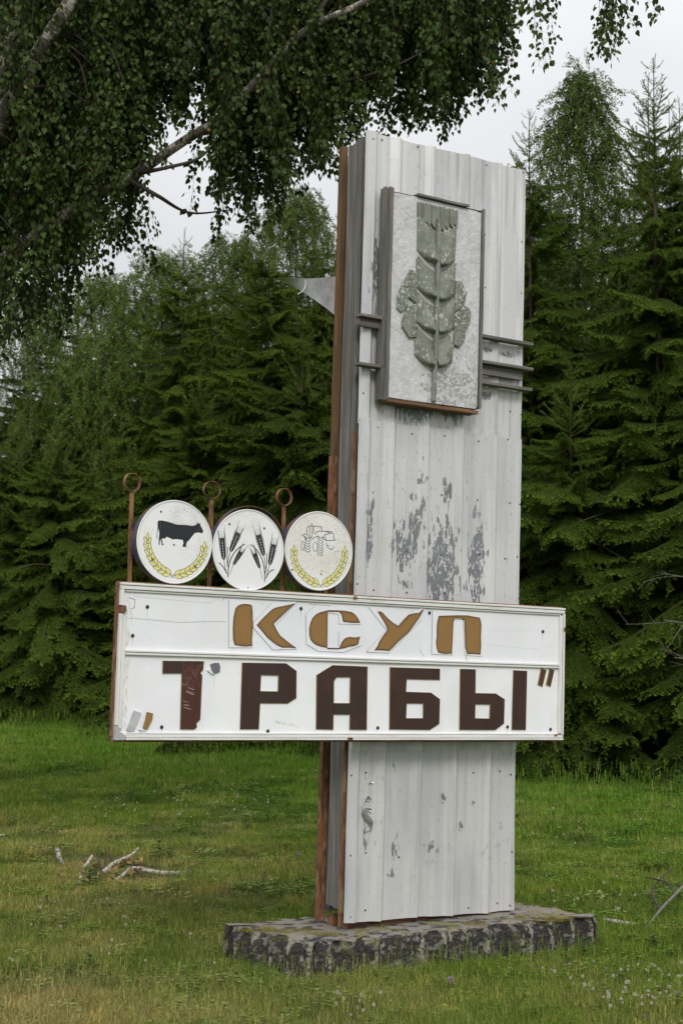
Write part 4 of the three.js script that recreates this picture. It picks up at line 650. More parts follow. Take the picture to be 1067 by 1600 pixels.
function spruce(x, z, H, R, seed, label, group, opt = {}) {
  const r = mulberry(seed), t = thing('spruce_tree', label, 'tree', group); t.position.set(x, gy(x, z) - .05, z);
  part('trunk', tube([V(0, 0, 0), V(.03, H * .35, 0), V(-.02, H * .7, .02), V(0, H, 0)], [.011 * H, .007 * H, .003 * H, .004], 7, .5), mBark, t);
  const lists = [[], [], []], topL = [], off = Math.floor(r() * 5);
  const tint = opt.tint ?? [1, 1, 1], low = opt.low ?? .25;
  let y = low;
  while (y < H - .12) {
    const f = y / H, top = H - y, n = f > .93 ? 4 : 5 + Math.floor(r() * 3), a0 = r() * 6.3;
    for (let k = 0; k < n; k++) {
      if (r() < .14) continue; const a = a0 + k / n * 6.28 + (r() - .5) * 1.1; let len = R * Math.pow(1 - f, .62) * (.5 + .72 * r()) * (.8 + .4 * vn(a * 1.3 + seed, y * .7)) * (f < .12 ? .85 : 1); len = Math.max(len, .16 + .06 * r()); if (top < 1.2) len = Math.min(len, .12 + top * .45);
      const el = lerp(-.32, .55, Math.pow(f, 1.6)) + (r() - .5) * .65;
      if (top < (opt.spike ?? 1.3)) { if (k > 3 && top < 1) continue; topL.push({ p: V(0, y + (r() - .5) * .08, 0), q: new THREE.Quaternion().setFromEuler(new THREE.Euler(0, -a, .35 + .45 * r(), 'YXZ')), s: V(1, 1, r() < .5 ? -1 : 1).multiplyScalar(Math.min(1, .14 + .4 * top) * (.8 + .4 * r())), c: tint }); continue; }
      const sc = len / 2.5, q = new THREE.Quaternion().setFromEuler(new THREE.Euler(0, -a, el, 'YXZ'));
      const kk = (.8 + .4 * r()); lists[Math.floor(r() * 3)].push({ p: V(0, y + (r() - .5) * .3, 0), q, s: V(sc, Math.max(sc, .3) * (.9 + .3 * r()), (r() < .5 ? -1 : 1) * Math.max(sc, .27) * (.85 + .3 * r())), c: [kk * tint[0], kk * tint[1], kk * tint[2]] });
    }
    y += (f > .85 ? .26 : .2) * (.8 + .5 * r()) * (H / 12) + (opt.sparse ?? 0);
  }
  topL.push({ p: V(0, H - .55, 0), q: new THREE.Quaternion().setFromEuler(new THREE.Euler(0, r() * 6, 1.54, 'YXZ')), s: V(.62, .3, .12), c: tint });      // leader shoot
  instances('crown', tops[off % 2], mNeedle, topL, t);
  // a few dead bare boughs low on the trunk
  if (opt.dead !== 0) { const ds = []; for (let k = 0; k < 7; k++) { const a = r() * 6.28, y0 = .8 + r() * H * .5, l = R * (.35 + .5 * r()), e = V(Math.cos(a) * l, y0 - .1 - .3 * r(), Math.sin(a) * l); ds.push(tube([V(0, y0, 0), e.clone().multiplyScalar(.5).add(V(0, y0 * .5 + .1, 0)), e], [.016, .004], 4, .6)); } part('dead_bough', merge(ds), mDead, t).userData.kind = 'stuff'; }
  lists.forEach((l, i) => instances('crown', boughs[(off + i) % 5], mNeedle, l, t));
  return t;
}
// skyline of the wood, as (pixel column, pixel row) pairs of the photograph
const SKY = [[-400, 600], [-100, 575], [0, 555], [90, 445], [150, 415], [240, 420], [300, 362], [340, 362], [440, 320], [520, 290], [600, 300], [700, 262], [780, 250], [832, 165], [870, 235], [915, 210], [960, 215], [1000, 150], [1030, 45], [1067, 90], [1200, 60], [1500, 60]];
const skyY = px => { for (let i = 1; i < SKY.length; i++) if (px < SKY[i][0]) return lerp(SKY[i - 1][1], SKY[i][1], (px - SKY[i - 1][0]) / (SKY[i][0] - SKY[i - 1][0])); return 60; };
const fitH = (x, z) => { const d = -z, px = 533.5 + FOCAL * x / d; return CAM_H + (996 - skyY(px)) / FOCAL * d; };
// the trees that can be told apart
const g1 = 'spruces along the edge of the wood', g2 = 'spruces deeper in the wood';
spruce(5.25, -25.2, 12.1, 2.6, 11, 'tall spruce with a bare spiky top rising above its neighbours', g1, { tint: [1.15, 1.15, 1.0], spike: 2.6 });
spruce(6.0, -25.6, 11.2, 2.6, 24, 'full spruce close beside the spiky topped spruce', g1, { tint: [1.1, 1.1, 1.0] });
spruce(3.45, -27.6, 12.0, 2.4, 12, 'slim spruce with its tip against the sky, beside the pylon', g1, { tint: [1.15, 1.15, 1.0] });
spruce(3.7, -24.6, 6.8, 2.6, 13, 'low dense spruce at the edge of the wood behind the signboard end', g1, { tint: [1.15, 1.15, 1.0] });
spruce(2.2, -26.0, 9.2, 2.7, 14, 'broad spruce standing directly behind the pylon', g1, { tint: [1.15, 1.15, 1.0] });
spruce(5.9, -23.2, 8.0, 2.9, 16, 'wide bushy spruce with boughs down to the grass', g1, { tint: [1.15, 1.15, 1.0] });
spruce(-3.9, -37.5, 12.4, 3.1, 17, 'spruce with a pointed top showing in the gap of the birch boughs', g1, { tint: [1.25, 1.2, 1.0] });
spruce(-1.6, -33.5, 11.6, 3.1, 18, 'olive green spruce behind the torn metal flap', g1, { tint: [1.25, 1.18, 1.0] });
spruce(4.3, -31.2, 12.0, 2.2, 21, 'spruce close behind the slender birch', g2); spruce(5.9, -30.4, 11.4, 2.2, 22, 'spruce between the slender birch and the spiky topped spruce', g2); spruce(3.6, -33.0, 12.2, 2.3, 23, 'spruce half hidden behind the slim spruce', g2);
spruce(-3.2, -34.6, 8.4, 3.0, 19, 'young spruce behind the round emblem signs', g1, { tint: [1.15, 1.12, 1.0] });
{
  const r = mulberry(99), used = [[5.25, -25.2], [3.45, -27.6], [3.7, -24.6], [2.2, -26], [5.9, -23.2], [-3.9, -37.5], [-1.6, -33.5], [-3.2, -34.6]];
  for (let row = 0; row < 6; row++) for (let s = -14; s < 27; s += 1.9) {
    const o = EDGE0.clone().addScaledVector(EDGE_DIR, s + (r() - .5) * 1.2 + row * .9).addScaledVector(EDGE_N, 1.9 + row * 2.6 + (r() - .5) * 1.1), x = o.x, z = o.z, px = 533.5 + FOCAL * x / -z;
    const u = [r(), r(), r(), r()];
    if (px < -330 || px > 1400 || z > -16 || used.some(q => Math.hypot(q[0] - x, q[1] - z) < 1.5)) continue;
    used.push([x, z]);
    const H = Math.max(4, fitH(x, z) * (row === 0 ? .45 + .43 * u[0] : row === 1 ? .74 + .22 * u[0] : .88 + .11 * u[0])), tn = .86 + .5 * u[1] + (px < 520 ? 0 : .06);
    spruce(x, z, H, (2.3 + 1.1 * u[2]) * (row < 2 ? 1.08 : 1), 1000 + Math.floor(u[3] * 1e6), row === 0 ? 'dark green spruce with low boughs at the edge of the wood' : 'dark spruce standing inside the wood behind the edge trees', row === 0 ? g1 : g2, { tint: [tn * 1.02, tn, tn * .95], low: row === 0 ? .2 : .5, sparse: row > 2 ? .04 : 0 });
  }
}
console.log('spruces', taken.spruce_tree + 1);

// ---------------------------------------------------------------- birches
const tBirch = dataTex(256, 512, (u, v) => {
  const n = fbm(u * 10, v * 40, 4), l = fbm(u * 7 + 4, v * 70 + 3, 3), b = fbm(u * 4 + 8, v * 7, 4);
  let c = mix3([0.50, 0.46, 0.40], [0.26, 0.215, 0.17], n); c = mix3(c, [0.06, 0.05, 0.045], sstep(.57, .66, l) * .9); return mix3(c, [0.05, 0.042, 0.036], sstep(.53, .60, b) * .9);
});
const mBirch = std({ map: tBirch, roughness: .85, bumpMap: dataTex(128, 256, grey((u, v) => fbm(u * 10, v * 40, 3)), false), bumpScale: .008 });
const mTwig = std({ color: lin(0.05, 0.036, 0.028), roughness: .9 });
function strand(seed, L, n, size) {                                // a hanging birch twig with its leaves
  const r = mulberry(seed), T = new Tris(); let p = V(0, 0, 0), d = V((r() - .5) * .9, -.55, (r() - .5) * .9).normalize(); const pts = [p];
  const N = 14; for (let i = 0; i < N; i++) { p = p.clone().addScaledVector(d, L / N); pts.push(p); d = d.clone(); d.y -= .16; d.x += (r() - .5) * .16; d.z += (r() - .5) * .16; d.normalize(); }
  for (let i = 0; i < N; i++) T.stick(pts[i], pts[i + 1], lerp(.0035, .001, i / N), lerp(.0035, .001, (i + 1) / N), [0.045, 0.03, 0.024]);
  for (let i = 0; i < n; i++) {
    const t = Math.pow(r(), .8) * N * .999, k = Math.floor(t), o = pts[k].clone().lerp(pts[k + 1], t - k), out = rv(r); out.y = out.y * .4 - .25; out.normalize();
    const st = o.clone().addScaledVector(out, .02 + .05 * r()); T.stick(o, st, .0006, .0006, [.05, .06, .02]);
    const dd = out.clone().multiplyScalar(.6).add(V(0, -.8 - .5 * r(), 0)).normalize(), q = .7 + .6 * r(), sz = size * (.7 + .5 * r()); let col = [0.045 * q, 0.078 * q, 0.014 * q]; if (r() < .006) col = [.16, .13, .03];
    T.leaf(st, dd, rv(r).cross(dd).normalize(), sz, sz * .8, col);
  }
  return T.geo();
}
const strands = [[1, 1.0, 62], [2, .8, 56], [3, 1.3, 74], [4, .6, 46]].map(a => strand(a[0] * 31, a[1], a[2], .054));
const mLeaf = leafMat(0.3, .5, .3);
{
  const b = thing('birch_tree', 'large old birch with hanging leafy twigs, its limb slanting over the meadow', 'tree');
  const base = at(-330, 1240, 15.2); base.y = 0; b.position.copy(base); const loc = (px, py, d) => at(px, py, d).sub(base);
  // stems and limbs
  const root = V(0, -.1, 0);
  part('trunk', tube([root, V(.25, 1.6, .1), loc(-190, 600, 14.2), loc(-70, 330, 13.4), loc(2, 130, 13.3), loc(42, 0, 13.2), loc(110, -260, 13.4), loc(150, -560, 14.2)], [.24, .21, .18, .15, .105, .085, .06, .03], 12, .6), mBirch, b);
  part('limb', tube([loc(-110, 420, 13.6), loc(-10, 210, 13.1), loc(45, 110, 12.9), loc(112, 0, 12.8), loc(190, -150, 14.6), loc(260, -360, 14.6)], [.11, .075, .06, .045, .035, .02], 10, .6), mBirch, b);
  part('limb', tube([loc(-235, 700, 14.4), loc(-120, 520, 13.6), loc(0, 410, 13.3), loc(110, 330, 13.15), loc(200, 280, 13.05), loc(285, 222, 13.0), loc(350, 180, 12.9), loc(420, 105, 12.8), loc(480, 45, 12.75), loc(560, 8, 12.8), loc(680, -60, 13.2), loc(860, -130, 13.2), loc(1040, -150, 13.3)], [.15, .11, .062, .054, .048, .043, .038, .033, .027, .021, .016, .012, .008], 10, .6), mBirch, b, 'long slanting limb with peeling pale bark');
  const side = [[[480, 45, 12.75], [510, 0, 12.8], [560, -90, 13.5], [640, -200, 13.6]], [[215, 271, 13.05], [260, 262, 12.7], [305, 250, 12.8], [345, 215, 13.2]], [[200, 280, 13.05], [245, 305, 12.9], [300, 333, 13.4], [360, 328, 13.3]], [[0, 140, 13.3], [110, 132, 13.2], [200, 110, 14.2], [300, 60, 14]], [[300, 212, 13.0], [400, 190, 13.4], [520, 170, 14.8], [620, 140, 15.2]], [[420, 105, 12.8], [500, 130, 13.2], [600, 110, 13], [700, 60, 13]], [[-40, 440, 13.4], [40, 500, 13.9], [90, 420, 13.8], [160, 400, 13.6]], [[112, 0, 12.8], [240, -60, 14.4], [420, -110, 14.2], [620, -140, 14.4], [800, -150, 14.6]], [[110, -260, 13.4], [320, -330, 15], [560, -330, 15.3], [820, -300, 15.6]]];
  for (const s of side) part('bough', tube(s.map(q => loc(...q)), [.022, .017, .012, .005], 6, .6), mTwig, b);
  // leafy twigs: where they hang, as [x0, x1, lowest row at x0, at x1, top row, count, depth range]
  const zones = [[-200, 60, 550, 580, -350, 1050, 12.7, 16.8], [60, 140, 565, 490, -350, 420, 12.7, 16.5], [140, 235, 455, 415, -350, 370, 12.7, 16.2], [235, 335, 215, 235, -350, 310, 12.7, 16], [335, 450, 410, 360, -350, 440, 12.6, 16], [450, 530, 350, 300, -350, 270, 12.7, 16], [530, 680, 225, 240, -350, 430, 12.7, 16], [680, 768, 245, 185, -350, 170, 12.8, 15.6], [797, 826, 120, 100, -260, 26, 12.8, 14], [955, 988, 110, 85, -260, 24, 12.8, 14], [-560, -200, 520, 560, -350, 110, 12.6, 17], [775, 1100, -60, -60, -350, 45, 12.8, 15.5]];
  const lists = strands.map(() => []), r = mulberry(41), stems = [];
  for (const [x0, x1, b0, b1, top, n, d0, d1] of zones) { let t = 0, dc = 0, hang = 0; for (let i = 0; i < n; i++) {
    if (i % 6 === 0) { t = r(); dc = r(); hang = r(); }                                   // twigs hang in bunches
    const tt = Math.min(1.03, Math.max(-.03, t + (r() + r() - 1) * 42 / (x1 - x0))), px = lerp(x0, x1, tt), d = lerp(d0, d1, Math.min(1, Math.max(0, Math.pow(dc, .85) + (r() - .5) * .2))), k = Math.floor(r() * 4), L = [1.0, .8, 1.3, .6][k], sc = .75 + .4 * r(), bottom = lerp(b0, b1, tt) + (hang - .55) * 44 + (r() - .5) * 26, len = L * sc * .9 * FOCAL / d;
    const lo = bottom - len, py = lo - Math.pow(Math.min(1, (i % 6 < 2 ? r() : hang) * .75 + r() * .25), 1.1) * Math.max(0, lo - top);
    if (px > 225 && px < 345 && py + len > 262 && py < 445) continue;                     // the open gap between the two curtains of leaves
    const c = .75 + .5 * r(), p = loc(px, py, d); lists[k].push({ p, r: [(r() - .5) * .25, r() * 6.3, (r() - .5) * .25], s: V(sc, sc, sc), c: [c * (1 + .15 * r()), c, c * .9] });
    if (r() < .16) { const e = p.clone().add(V((r() - .5) * .5 - .35, .25 + .35 * r(), (r() - .5) * .5)); stems.push(tube([e, e.clone().lerp(p, .5).add(V(0, .1, 0)), p], [.008, .004], 4, .6)); }
  } }
  part('twig', merge(stems), mTwig, b).userData.kind = 'stuff';
  lists.forEach((l, i) => instances('foliage', strands[i], mLeaf, l, b));
}
// birches standing in and behind the wood
function birch(x, z, H, R, seed, label, n, tint) {
  const t = thing('birch_tree', label, 'tree', 'birches among the spruces'), r = mulberry(seed); t.position.set(x, gy(x, z) - .05, z);
  part('trunk', tube([V(0, 0, 0), V(.1, H * .4, 0), V(-.05, H * .75, .05), V(0, H * .98, 0)], [.011 * H, .008 * H, .004 * H, .006], 7, .6), mBirch, t);
  const lists = strands.map(() => []);
  for (let k = 0; k < 26; k++) { const f = .3 + .66 * k / 26, a = k * 2.4, l = R * Math.sin(Math.PI * Math.min(1, (1 - f) * 1.25 + .12)) * .6; part('limb', tube([V(0, H * f, 0), V(Math.cos(a) * l * .5, H * f + l * .45, Math.sin(a) * l * .5), V(Math.cos(a) * l, H * f + l * .55, Math.sin(a) * l)], [.03 * (1.2 - f), .006], 4, .6), mTwig, t); }
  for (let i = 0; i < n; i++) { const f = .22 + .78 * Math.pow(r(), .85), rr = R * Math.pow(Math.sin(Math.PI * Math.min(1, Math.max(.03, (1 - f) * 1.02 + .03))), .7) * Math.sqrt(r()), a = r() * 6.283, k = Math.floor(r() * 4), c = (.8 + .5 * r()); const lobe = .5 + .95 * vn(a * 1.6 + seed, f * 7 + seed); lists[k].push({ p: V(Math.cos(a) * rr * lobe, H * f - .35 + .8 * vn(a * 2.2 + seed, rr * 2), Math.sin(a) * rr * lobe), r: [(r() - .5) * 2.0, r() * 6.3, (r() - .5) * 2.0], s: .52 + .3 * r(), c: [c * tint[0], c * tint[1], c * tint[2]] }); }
  lists.forEach((l, i) => instances('crown', strands[i], mLeaf, l, t)); return t;
}
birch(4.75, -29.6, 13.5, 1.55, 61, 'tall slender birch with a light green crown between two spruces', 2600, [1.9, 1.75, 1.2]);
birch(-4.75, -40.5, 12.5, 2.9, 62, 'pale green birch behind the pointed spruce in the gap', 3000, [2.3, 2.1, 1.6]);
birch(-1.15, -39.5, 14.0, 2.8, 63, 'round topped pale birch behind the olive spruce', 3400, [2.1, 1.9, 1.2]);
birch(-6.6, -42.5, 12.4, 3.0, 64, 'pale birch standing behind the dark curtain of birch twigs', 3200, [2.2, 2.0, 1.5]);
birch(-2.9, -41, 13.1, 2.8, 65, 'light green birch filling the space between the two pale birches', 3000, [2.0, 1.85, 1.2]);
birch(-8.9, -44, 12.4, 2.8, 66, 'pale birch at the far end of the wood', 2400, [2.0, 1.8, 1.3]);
console.log('birches');

// ---------------------------------------------------------------- bare twiggy saplings at the edge of the wood
function bareShrub(x, z, H, seed, dirx, label) {
  const t = thing('bare_sapling', label, 'shrub'), r = mulberry(seed), gs = []; t.position.set(x, gy(x, z) - .02, z);
  const grow = (p, d, l, rad, dep) => { const a = p.clone().addScaledVector(d, l * .5).add(V((r() - .5) * l * .12, (r() - .5) * l * .1, (r() - .5) * l * .12)), e = p.clone().addScaledVector(d, l).add(V(0, -.05 * l, 0)); gs.push(tube([p, a, e], [rad, rad * .55], 5, .6)); if (dep < 2) for (let k = 0; k < 3 + (dep < 1 ? 1 : 0); k++) { const q = p.clone().lerp(e, .35 + .62 * r()), nd = d.clone().multiplyScalar(.8).add(rv(r).multiplyScalar(.75)); nd.y += .05; grow(q, nd.normalize(), l * (.35 + .25 * r()), rad * .45, dep + 1); } };
  part('stem', tube([V(0, 0, 0), V(.05, H * .5, 0), V(0, H, .05)], [.04, .012], 6, .6), mGreyTwig, t);
  for (let k = 0; k < 3; k++) grow(V(.02, H * (.35 + .12 * k), 0), V(dirx * (.8 + .3 * r()), .25 - .25 * r(), .35 * (r() - .2)).normalize(), 1.0 + .7 * r(), .012, 0);
  part('branch', merge(gs), mGreyTwig, t);
}
const mGreyTwig = std({ color: lin(0.15, 0.135, 0.115), roughness: .9 });
bareShrub(5.65, -21.7, 5.0, 3, -1, 'leafless grey sapling reaching out in front of the spruces');

// ---------------------------------------------------------------- grass
function tuft(seed, n, h, w, spread, head) {
  const r = mulberry(seed), T = new Tris();
  for (let i = 0; i < n; i++) {
    const a = r() * 6.283, q = Math.sqrt(r()) * spread, o = V(Math.cos(a) * q, -.01, Math.sin(a) * q), b = r() * 6.283, ln = h * (.5 + .7 * r()), bend = .25 + .8 * r(), dx = Math.cos(b), dz = Math.sin(b), sx = V(-dz, 0, dx).multiplyScalar(w * (.6 + .6 * r()) / 2), k = .7 + .6 * r(), y = r();
    const col = y < .88 ? [k, k, k] : [k * 1.9, k * 1.5, k * 1.3];
    const m = o.clone().add(V(dx * ln * .18 * bend, ln * .55, dz * ln * .18 * bend)), e = o.clone().add(V(dx * ln * .6 * bend, ln * (1 - .25 * bend), dz * ln * .6 * bend));
    T.tri(o.clone().sub(sx), o.clone().add(sx), m.clone().addScaledVector(sx, .8), col); T.tri(o.clone().sub(sx), m.clone().addScaledVector(sx, .8), m.clone().addScaledVector(sx, -.8), col); T.tri(m.clone().addScaledVector(sx, -.8), m.clone().addScaledVector(sx, .8), e, col);
    if (head && i % 3 === 0) for (let j = 0; j < 5; j++) { const hp = e.clone().add(V(0, j * .012, 0)), s = .0045; T.tri(hp.clone().add(V(-s, 0, 0)), hp.clone().add(V(s, .004, 0)), hp.clone().add(V(0, .02, s * (j % 2 ? 1 : -1))), [k * 1.3, k * 1.15, k * 1.1]); }
  }
  return T.geo();
}
const tufts = [].concat([tuft(1, 24, .075, .0055, .09), tuft(2, 26, .115, .0055, .10), tuft(3, 9, .22, .0035, .08, true), tuft(4, 28, .05, .006, .10)], tuft(6, 26, .14, .0038, .11));
const clover = (() => { const r = mulberry(71), T = new Tris(); for (let i = 0; i < 16; i++) { const a = r() * 6.28, q = Math.sqrt(r()) * .1, h = .03 + .06 * r(), o = V(Math.cos(a) * q, h, Math.sin(a) * q); T.stick(V(o.x * .6, -.01, o.z * .6), o, .0012, .001, [.8, .9, .7]); for (let k = 0; k < 3; k++) { const b = a + k * 2.1, k2 = .8 + .5 * r(); T.leaf(o, V(Math.cos(b), .25, Math.sin(b)).normalize(), V(0, 1, 0), .02 + .008 * r(), .02, [k2, k2 * 1.1, k2]); } } return T.geo(); })();
const mFallen = std({ map: dataTex(256, 512, (u, v) => { const n = fbm(u * 10, v * 40, 4), l = fbm(u * 7 + 4, v * 60 + 3, 3); return mix3(mix3([0.58, 0.55, 0.49], [0.36, 0.32, 0.26], n), [0.07, 0.06, 0.05], sstep(.62, .69, l) * .85); }), roughness: .85 });
const mGrass = leafMat(0.25, .7, .1);
const inPlinth = (x, z) => { const dx = x - .5, dz = z + 10.95, u = dx * .9 - dz * .437, v = dx * .437 + dz * .9; return Math.abs(u) < 1.16 && Math.abs(v) < .46; };
{
  const L = [[], [], [], [], [], []], r = mulberry(2024);
  const put = (x, z, k, sc) => {
    const dr = dryness(x, z), b = bare(x, z); if (r() < b * .86) return; if (inPlinth(x, z)) return;
    const lush = sstep(-9, -1, toForest(x, z)), n = fbm(x * 2.3 + 7, z * 2.3, 3), g = mix3(mix3([0.118, 0.186, 0.028], [0.090, 0.196, 0.021], lush), [0.31, 0.28, 0.12], Math.min(1, Math.max(0, dr * .8 + (n - .5) * .8 + (r() < .08 ? .5 : 0)))), q = .75 + .5 * r();
    L[k].push({ p: V(x, gy(x, z), z), r: [(r() - .5) * .2, r() * 6.3, (r() - .5) * .2], s: V(sc, sc * (.7 + .6 * r()), sc), c: [g[0] * q, g[1] * q, g[2] * q] });
  };
  const N = 175000;
  for (let i = 0; i < N; i++) {
    const d = 8.2 + 34 * Math.pow(r(), 1.55), hw = .245 * d + 1.6, x = (r() * 2 - 1) * hw, z = -d, f = toForest(x, z); if (f > 3.5) continue;
    const near = d < 13, tall = fbm(x * 1.1 + 50, z * 1.1, 3) , lush = sstep(-7, 0, f); let k = r() < .03 ? 4 : tall + lush * .3 > .5 ? 1 : r() < .7 ? 0 : 3; if (near && r() < .3) k = 5; if (r() < .012 + .02 * (d < 10.4) + .04 * lush) k = 2;
    put(x, z, k, (near ? .95 : 1.0 + .015 * (d - 13)) * (1 + .5 * lush));
  }
  // longer grass left standing round the plinth
  for (let i = 0; i < 800; i++) { const t = r(), e = r() < .72 ? V(lerp(-.25, 1.95, t), 0, lerp(-10.02, -11.08, t)) : V(lerp(-.95, -.25, t), 0, lerp(-10.74, -10.03, t)), w = Math.pow(r(), 1.5) * .55; const x = e.x - (r() < .5 ? .25 : .1) * w + (r() - .5) * .1, z = e.z + w; if (w > .03) put(x, z, r() < .12 ? 2 : r() < .4 ? 1 : r() < .7 ? 0 : 4, .8); }
  const gr = thing('grass', 'rough meadow grass and clover, green by the wood and drier in the open', 'grass'); gr.userData.kind = 'stuff';
  L.forEach((l, i) => instances(i === 4 ? 'clover_leaves' : 'grass_blades', i === 4 ? clover : tufts[i > 4 ? 4 : i], mGrass, l, gr)); console.log('grass', L.map(l => l.length).join(' '));
  // yellow-green stonecrop and moss growing on the plinth top
  const mo = thing('stonecrop', 'low yellow green stonecrop cushions growing on the plinth top', 'moss'), ml = []; mo.userData.kind = 'stuff';
  for (const [cx, cz, n, w] of [[1.42, -11.05, 190, .16], [0.92, -10.80, 60, .07], [-0.30, -10.52, 170, .15], [-0.10, -10.42, 80, .10], [-.58, -10.62, 60, .08], [1.12, -10.98, 25, .06]]) for (let i = 0; i < n; i++) { const a = r() * 6.28, q = Math.sqrt(r()) * w, k = .7 + .6 * r(); ml.push({ p: V(cx + Math.cos(a) * q * 1.3, .268, cz + Math.sin(a) * q * .8), r: [0, r() * 6.3, 0], s: V(.22, .34 + .3 * r(), .22), c: [.19 * k, .175 * k, .04 * k] }); }
  instances('cushions', tufts[3], mGrass, ml, mo);
}
console.log('grass done');

// ---------------------------------------------------------------- herbs
const mHerb = leafMat(.25, .7);
function herbGeo(seed, h, n, ll, spike) { const r = mulberry(seed), T = new Tris(); let p = V(0, 0, 0); const lean = V((r() - .5) * .3, 1, (r() - .5) * .3).normalize(); T.stick(p, lean.clone().multiplyScalar(h), .004, .002, [.05, .07, .025]); for (let i = 0; i < n; i++) { const t = .05 + .9 * i / n, a = i * 2.4 + r(), o = lean.clone().multiplyScalar(h * t), d = V(Math.cos(a), .45 - .5 * r(), Math.sin(a)).normalize(), k = .75 + .5 * r(), l = ll * (1.1 - .6 * t) * (.7 + .5 * r()); T.leaf(o, d, V(-d.y * d.x, 1, -d.y * d.z).normalize(), l, l * .38, [.055 * k, .105 * k, .026 * k]); } if (spike) for (let i = 0; i < 60; i++) { const t = .72 + .3 * r(), o = lean.clone().multiplyScalar(h * t).add(rv(r).multiplyScalar(.03 * (1.1 - t) * 4)); const s = .012; T.tri(o, o.clone().add(V(s, s, 0)), o.clone().add(V(0, s * 1.4, s)), [.17, .15, .07]); } return T.geo(); }
const herbs = [herbGeo(1, .32, 22, .13), herbGeo(2, .55, 30, .12), herbGeo(3, .95, 34, .12, true), herbGeo(4, .22, 24, .15)];
{
  const r = mulberry(5), hb = (px, py, k, sc, label, group) => { const d = CAM_H * FOCAL / (py - 997), x = (px - 533.5) / FOCAL * d, z = -d, t = tag(part(numbered('herb'), herbs[k], mHerb, scene), label, 'plant', group); t.position.set(x, gy(x, z) - .01, z); t.rotation.y = r() * 6.3; t.scale.setScalar(sc); };
  const a = 'leafy weed growing along the foot of the spruces', ga = 'weeds at the foot of the wood';
  for (const [px, py, k, sc] of [[812, 1232, 1, 1.2], [835, 1235, 1, 1.3], [850, 1236, 1, 1.2], [890, 1238, 2, 1.0], [900, 1240, 1, 1.2], [912, 1238, 2, .95], [930, 1242, 1, 1.3], [948, 1242, 1, 1.1], [968, 1246, 0, 1.5], [985, 1250, 1, 1.0], [1010, 1255, 0, 1.6], [1030, 1258, 1, 1], [1050, 1262, 0, 1.7], [1060, 1255, 1, 1.2], [870, 1234, 2, .9], [440, 1186, 1, 1.3], [470, 1188, 1, 1.4], [490, 1192, 1, 1.1], [400, 1178, 1, 1.2], [350, 1172, 1, 1.2], [300, 1165, 1, 1.3], [240, 1160, 1, 1.2]]) hb(px, py, k, sc, a, ga);
  const c = 'low broad leaved weed in the open meadow', gc = 'weeds in the meadow';
  for (const [px, py, k, sc] of [[145, 1392, 3, 1.1], [160, 1390, 0, .7], [255, 1345, 3, 1], [270, 1350, 3, .8], [390, 1300, 3, .9], [210, 1250, 3, 1], [150, 1520, 3, .8], [120, 1530, 3, .7], [410, 1392, 0, .6], [420, 1520, 3, .5], [880, 1510, 0, .6], [905, 1500, 0, .7], [960, 1540, 3, .6], [790, 1495, 0, .5], [690, 1510, 0, .45], [1020, 1560, 0, .6], [1010, 1480, 3, .7], [430, 1500, 0, .6], [820, 1320, 3, .8], [900, 1300, 3, .9]]) hb(px, py, k, sc, c, gc);
}
// flowers
{
  const head = (() => { const T = new Tris(), r = mulberry(3); for (let i = 0; i < 70; i++) { const d = rv(r), o = V(d.x * .006, d.y * .006 + .14, d.z * .006), e = o.clone().addScaledVector(d, .008), s = rv(r).multiplyScalar(.0028); T.tri(o.clone().add(s), o.clone().sub(s), e, [1, 1, 1]); } return T.geo(); })();
  const stalk = (() => { const T = new Tris(); T.stick(V(0, -.02, 0), V(.01, .138, 0), .0013, .001, [.06, .09, .03]); return T.geo(); })();
  const mW = leafMat(.2), mP = leafMat(.2); mW.color = lin(.62, .58, .5); mP.color = lin(.40, .24, .46);
  const fl = (name, px, py, m, sc, label, group, hs = 1) => { const d = CAM_H * FOCAL / (py + 20 - 997), x = (px - 533.5) / FOCAL * d, z = -d, t = thing(name, label, 'flower', group); t.position.set(x, gy(x, z), z); t.scale.setScalar(sc); part('stalk', stalk, mHerb, t); const h = part('head', head, m, t); h.scale.setScalar(hs); h.position.y = .14 * (1 - hs); };
  const r = mulberry(17);
  for (const [px, py, sc, hs] of [[467, 1343, 1.2, 1.2], [689, 1475, 1.4, 1.1], [700, 1532, 1.0, 1.6], [1045, 1555, 1.0, 1.0], [997, 1585, .9, 1.1], [1058, 1558, .9, .9], [222, 1392, .9, 1.0], [246, 1393, .8, 1.0]]) fl('purple_flower', px, py, mP, sc, 'lilac scabious flower on a thin stalk in the grass', 'lilac flowers in the grass', hs);
  const wf = []; for (let i = 0; i < 50; i++) wf.push([930 + r() * 130, 1500 + r() * 75]); for (let i = 0; i < 14; i++) wf.push([520 + r() * 110, 1540 + r() * 40]); for (let i = 0; i < 20; i++) wf.push([20 + r() * 320, 1400 + r() * 110]); for (let i = 0; i < 34; i++) wf.push([150 + r() * 280, 1235 + r() * 40]); for (let i = 0; i < 16; i++) wf.push([820 + r() * 220, 1360 + r() * 60]); for (let i = 0; i < 16; i++) wf.push([820 + r() * 240, 1250 + r() * 60]); for (let i = 0; i < 12; i++) wf.push([830 + r() * 90, 1490 + r() * 50]);
  for (const [px, py] of wf) fl('white_clover', px, py, mW, (.7 + .3 * r() + (py < 1300 ? .15 : 0)), 'white clover flower head among the grass', 'white clover in the grass', .7 + .35 * r());
}

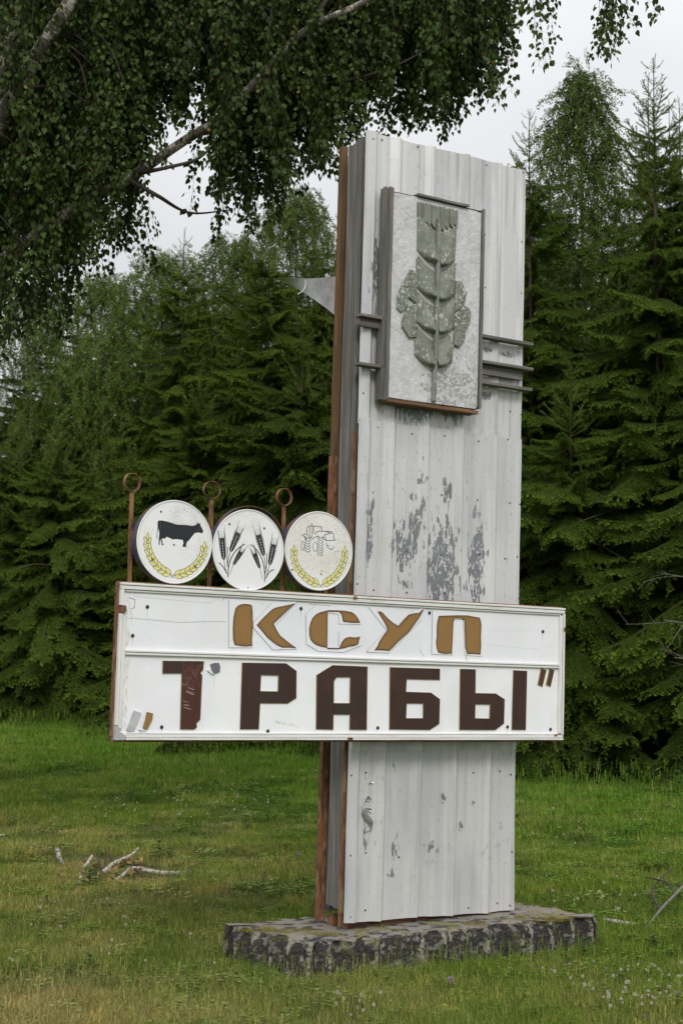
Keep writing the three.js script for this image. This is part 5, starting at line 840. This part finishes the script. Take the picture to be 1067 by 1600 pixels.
// ---------------------------------------------------------------- fallen birch branches
{
  const gp = (px, py, up = 0) => { const d = CAM_H * FOCAL / (py - 997), x = (px - 533.5) / FOCAL * d, z = -d; return V(x, gy(x, z) + .03 + up, z); };
  const log = (pts, rad, label, twigs = [], dark) => { const o = thing('fallen_branch', label, 'branch', 'fallen birch branches in the grass'), b = pts[0].clone(); o.position.copy(b); part('stick', tube(pts.map(p => p.clone().sub(b)), rad, 8, .6), dark ? mGreyTwig : mFallen, o); for (const t of twigs) part('twig', tube(t.map(p => p.clone().sub(b)), [.012, .006], 5, .6), mTwig, o); };
  log([gp(96, 1360, .22), gp(100, 1360, .12), gp(108, 1358, .03), gp(122, 1358, .02), gp(140, 1356, .03)], [.02, .024, .026, .022], 'short forked birch stub standing up from the grass', [[gp(118, 1358), gp(128, 1352, .05), gp(140, 1345, .06)]]);
  log([gp(150, 1362, .14), gp(142, 1366, .08), gp(133, 1372, .03), gp(133, 1382, .02), gp(128, 1394, .0)], [.014, .02, .026, .022], 'crooked white birch branch lying across leaf litter');
  log([gp(222, 1352, .15), gp(214, 1352, .10), gp(196, 1356, .07), gp(184, 1362, .06), gp(168, 1372, .03), gp(150, 1378, .02)], [.012, .016, .02, .024], 'pale birch branch with its thin end raised', [[gp(196, 1356, .07), gp(205, 1362, .05), gp(226, 1366, .06), gp(250, 1364, .03)], [gp(168, 1372, .03), gp(160, 1362, .1), gp(164, 1350, .14)], [gp(184, 1362, .05), gp(176, 1358, .14), gp(178, 1348, .16)]]);
  log([gp(172, 1390, .02), gp(196, 1380, .04), gp(215, 1372, .05), gp(235, 1372, .03), gp(258, 1374, .03), gp(290, 1370, .02), gp(325, 1368, .03), gp(358, 1370, .02)], [.012, .017, .02, .02, .017, .013], 'long straight birch branch, dark at its broken end', [[gp(215, 1372, .05), gp(235, 1380, .04), gp(262, 1384, .02)], [gp(290, 1370, .02), gp(312, 1362, .06), gp(330, 1360, .05)]]);
  log([gp(-14, 1305, .03), gp(4, 1304, .04), gp(14, 1302, .03)], [.02, .022, .012], 'small pale birch stick alone in the meadow');
  log([gp(1000, 1452, .02), gp(1022, 1440, .10), gp(1045, 1428, .16), gp(1075, 1408, .22)], [.008, .011, .013, .012], 'grey brushwood branch in the grass beyond the plinth', [[gp(1022, 1440, .1), gp(1010, 1420, .16), gp(1040, 1402, .25)], [gp(1045, 1428, .16), gp(1030, 1415, .2), gp(1000, 1412, .22)]], true);
  log([gp(935, 1440, .03), gp(958, 1446, .04), gp(985, 1448, .03)], [.012, .018, .014], 'pale stick lying against the plinth corner');
  // dry leaf litter and bark chips round the branches
  const T = new Tris(); T.leaf(V(0, 0, 0), V(1, .1, 0).normalize(), V(0, 1, .2).normalize(), .06, .045, [1, 1, 1]); const r = mulberry(8), ll = [];
  for (let i = 0; i < 160; i++) { const c = gp(95 + r() * 130, 1352 + r() * 44); const k = .6 + .7 * r(); ll.push({ p: c.add(V(0, .01 + .05 * r(), 0)), r: [(r() - .5) * 1.6, r() * 6.3, (r() - .5) * 1.6], s: .7 + .7 * r(), c: [.30 * k, .19 * k, .09 * k] }); }
  const lit = thing('leaf_litter', 'dry brown leaves and bark chips round the fallen branches', 'litter'); lit.userData.kind = 'stuff'; instances('dry_leaves', T.geo(), leafMat(.1), ll, lit);
}
scene.traverse(o => { if (o.isMesh) { o.castShadow = true; o.receiveShadow = true; } });
renderer.render(scene, camera);
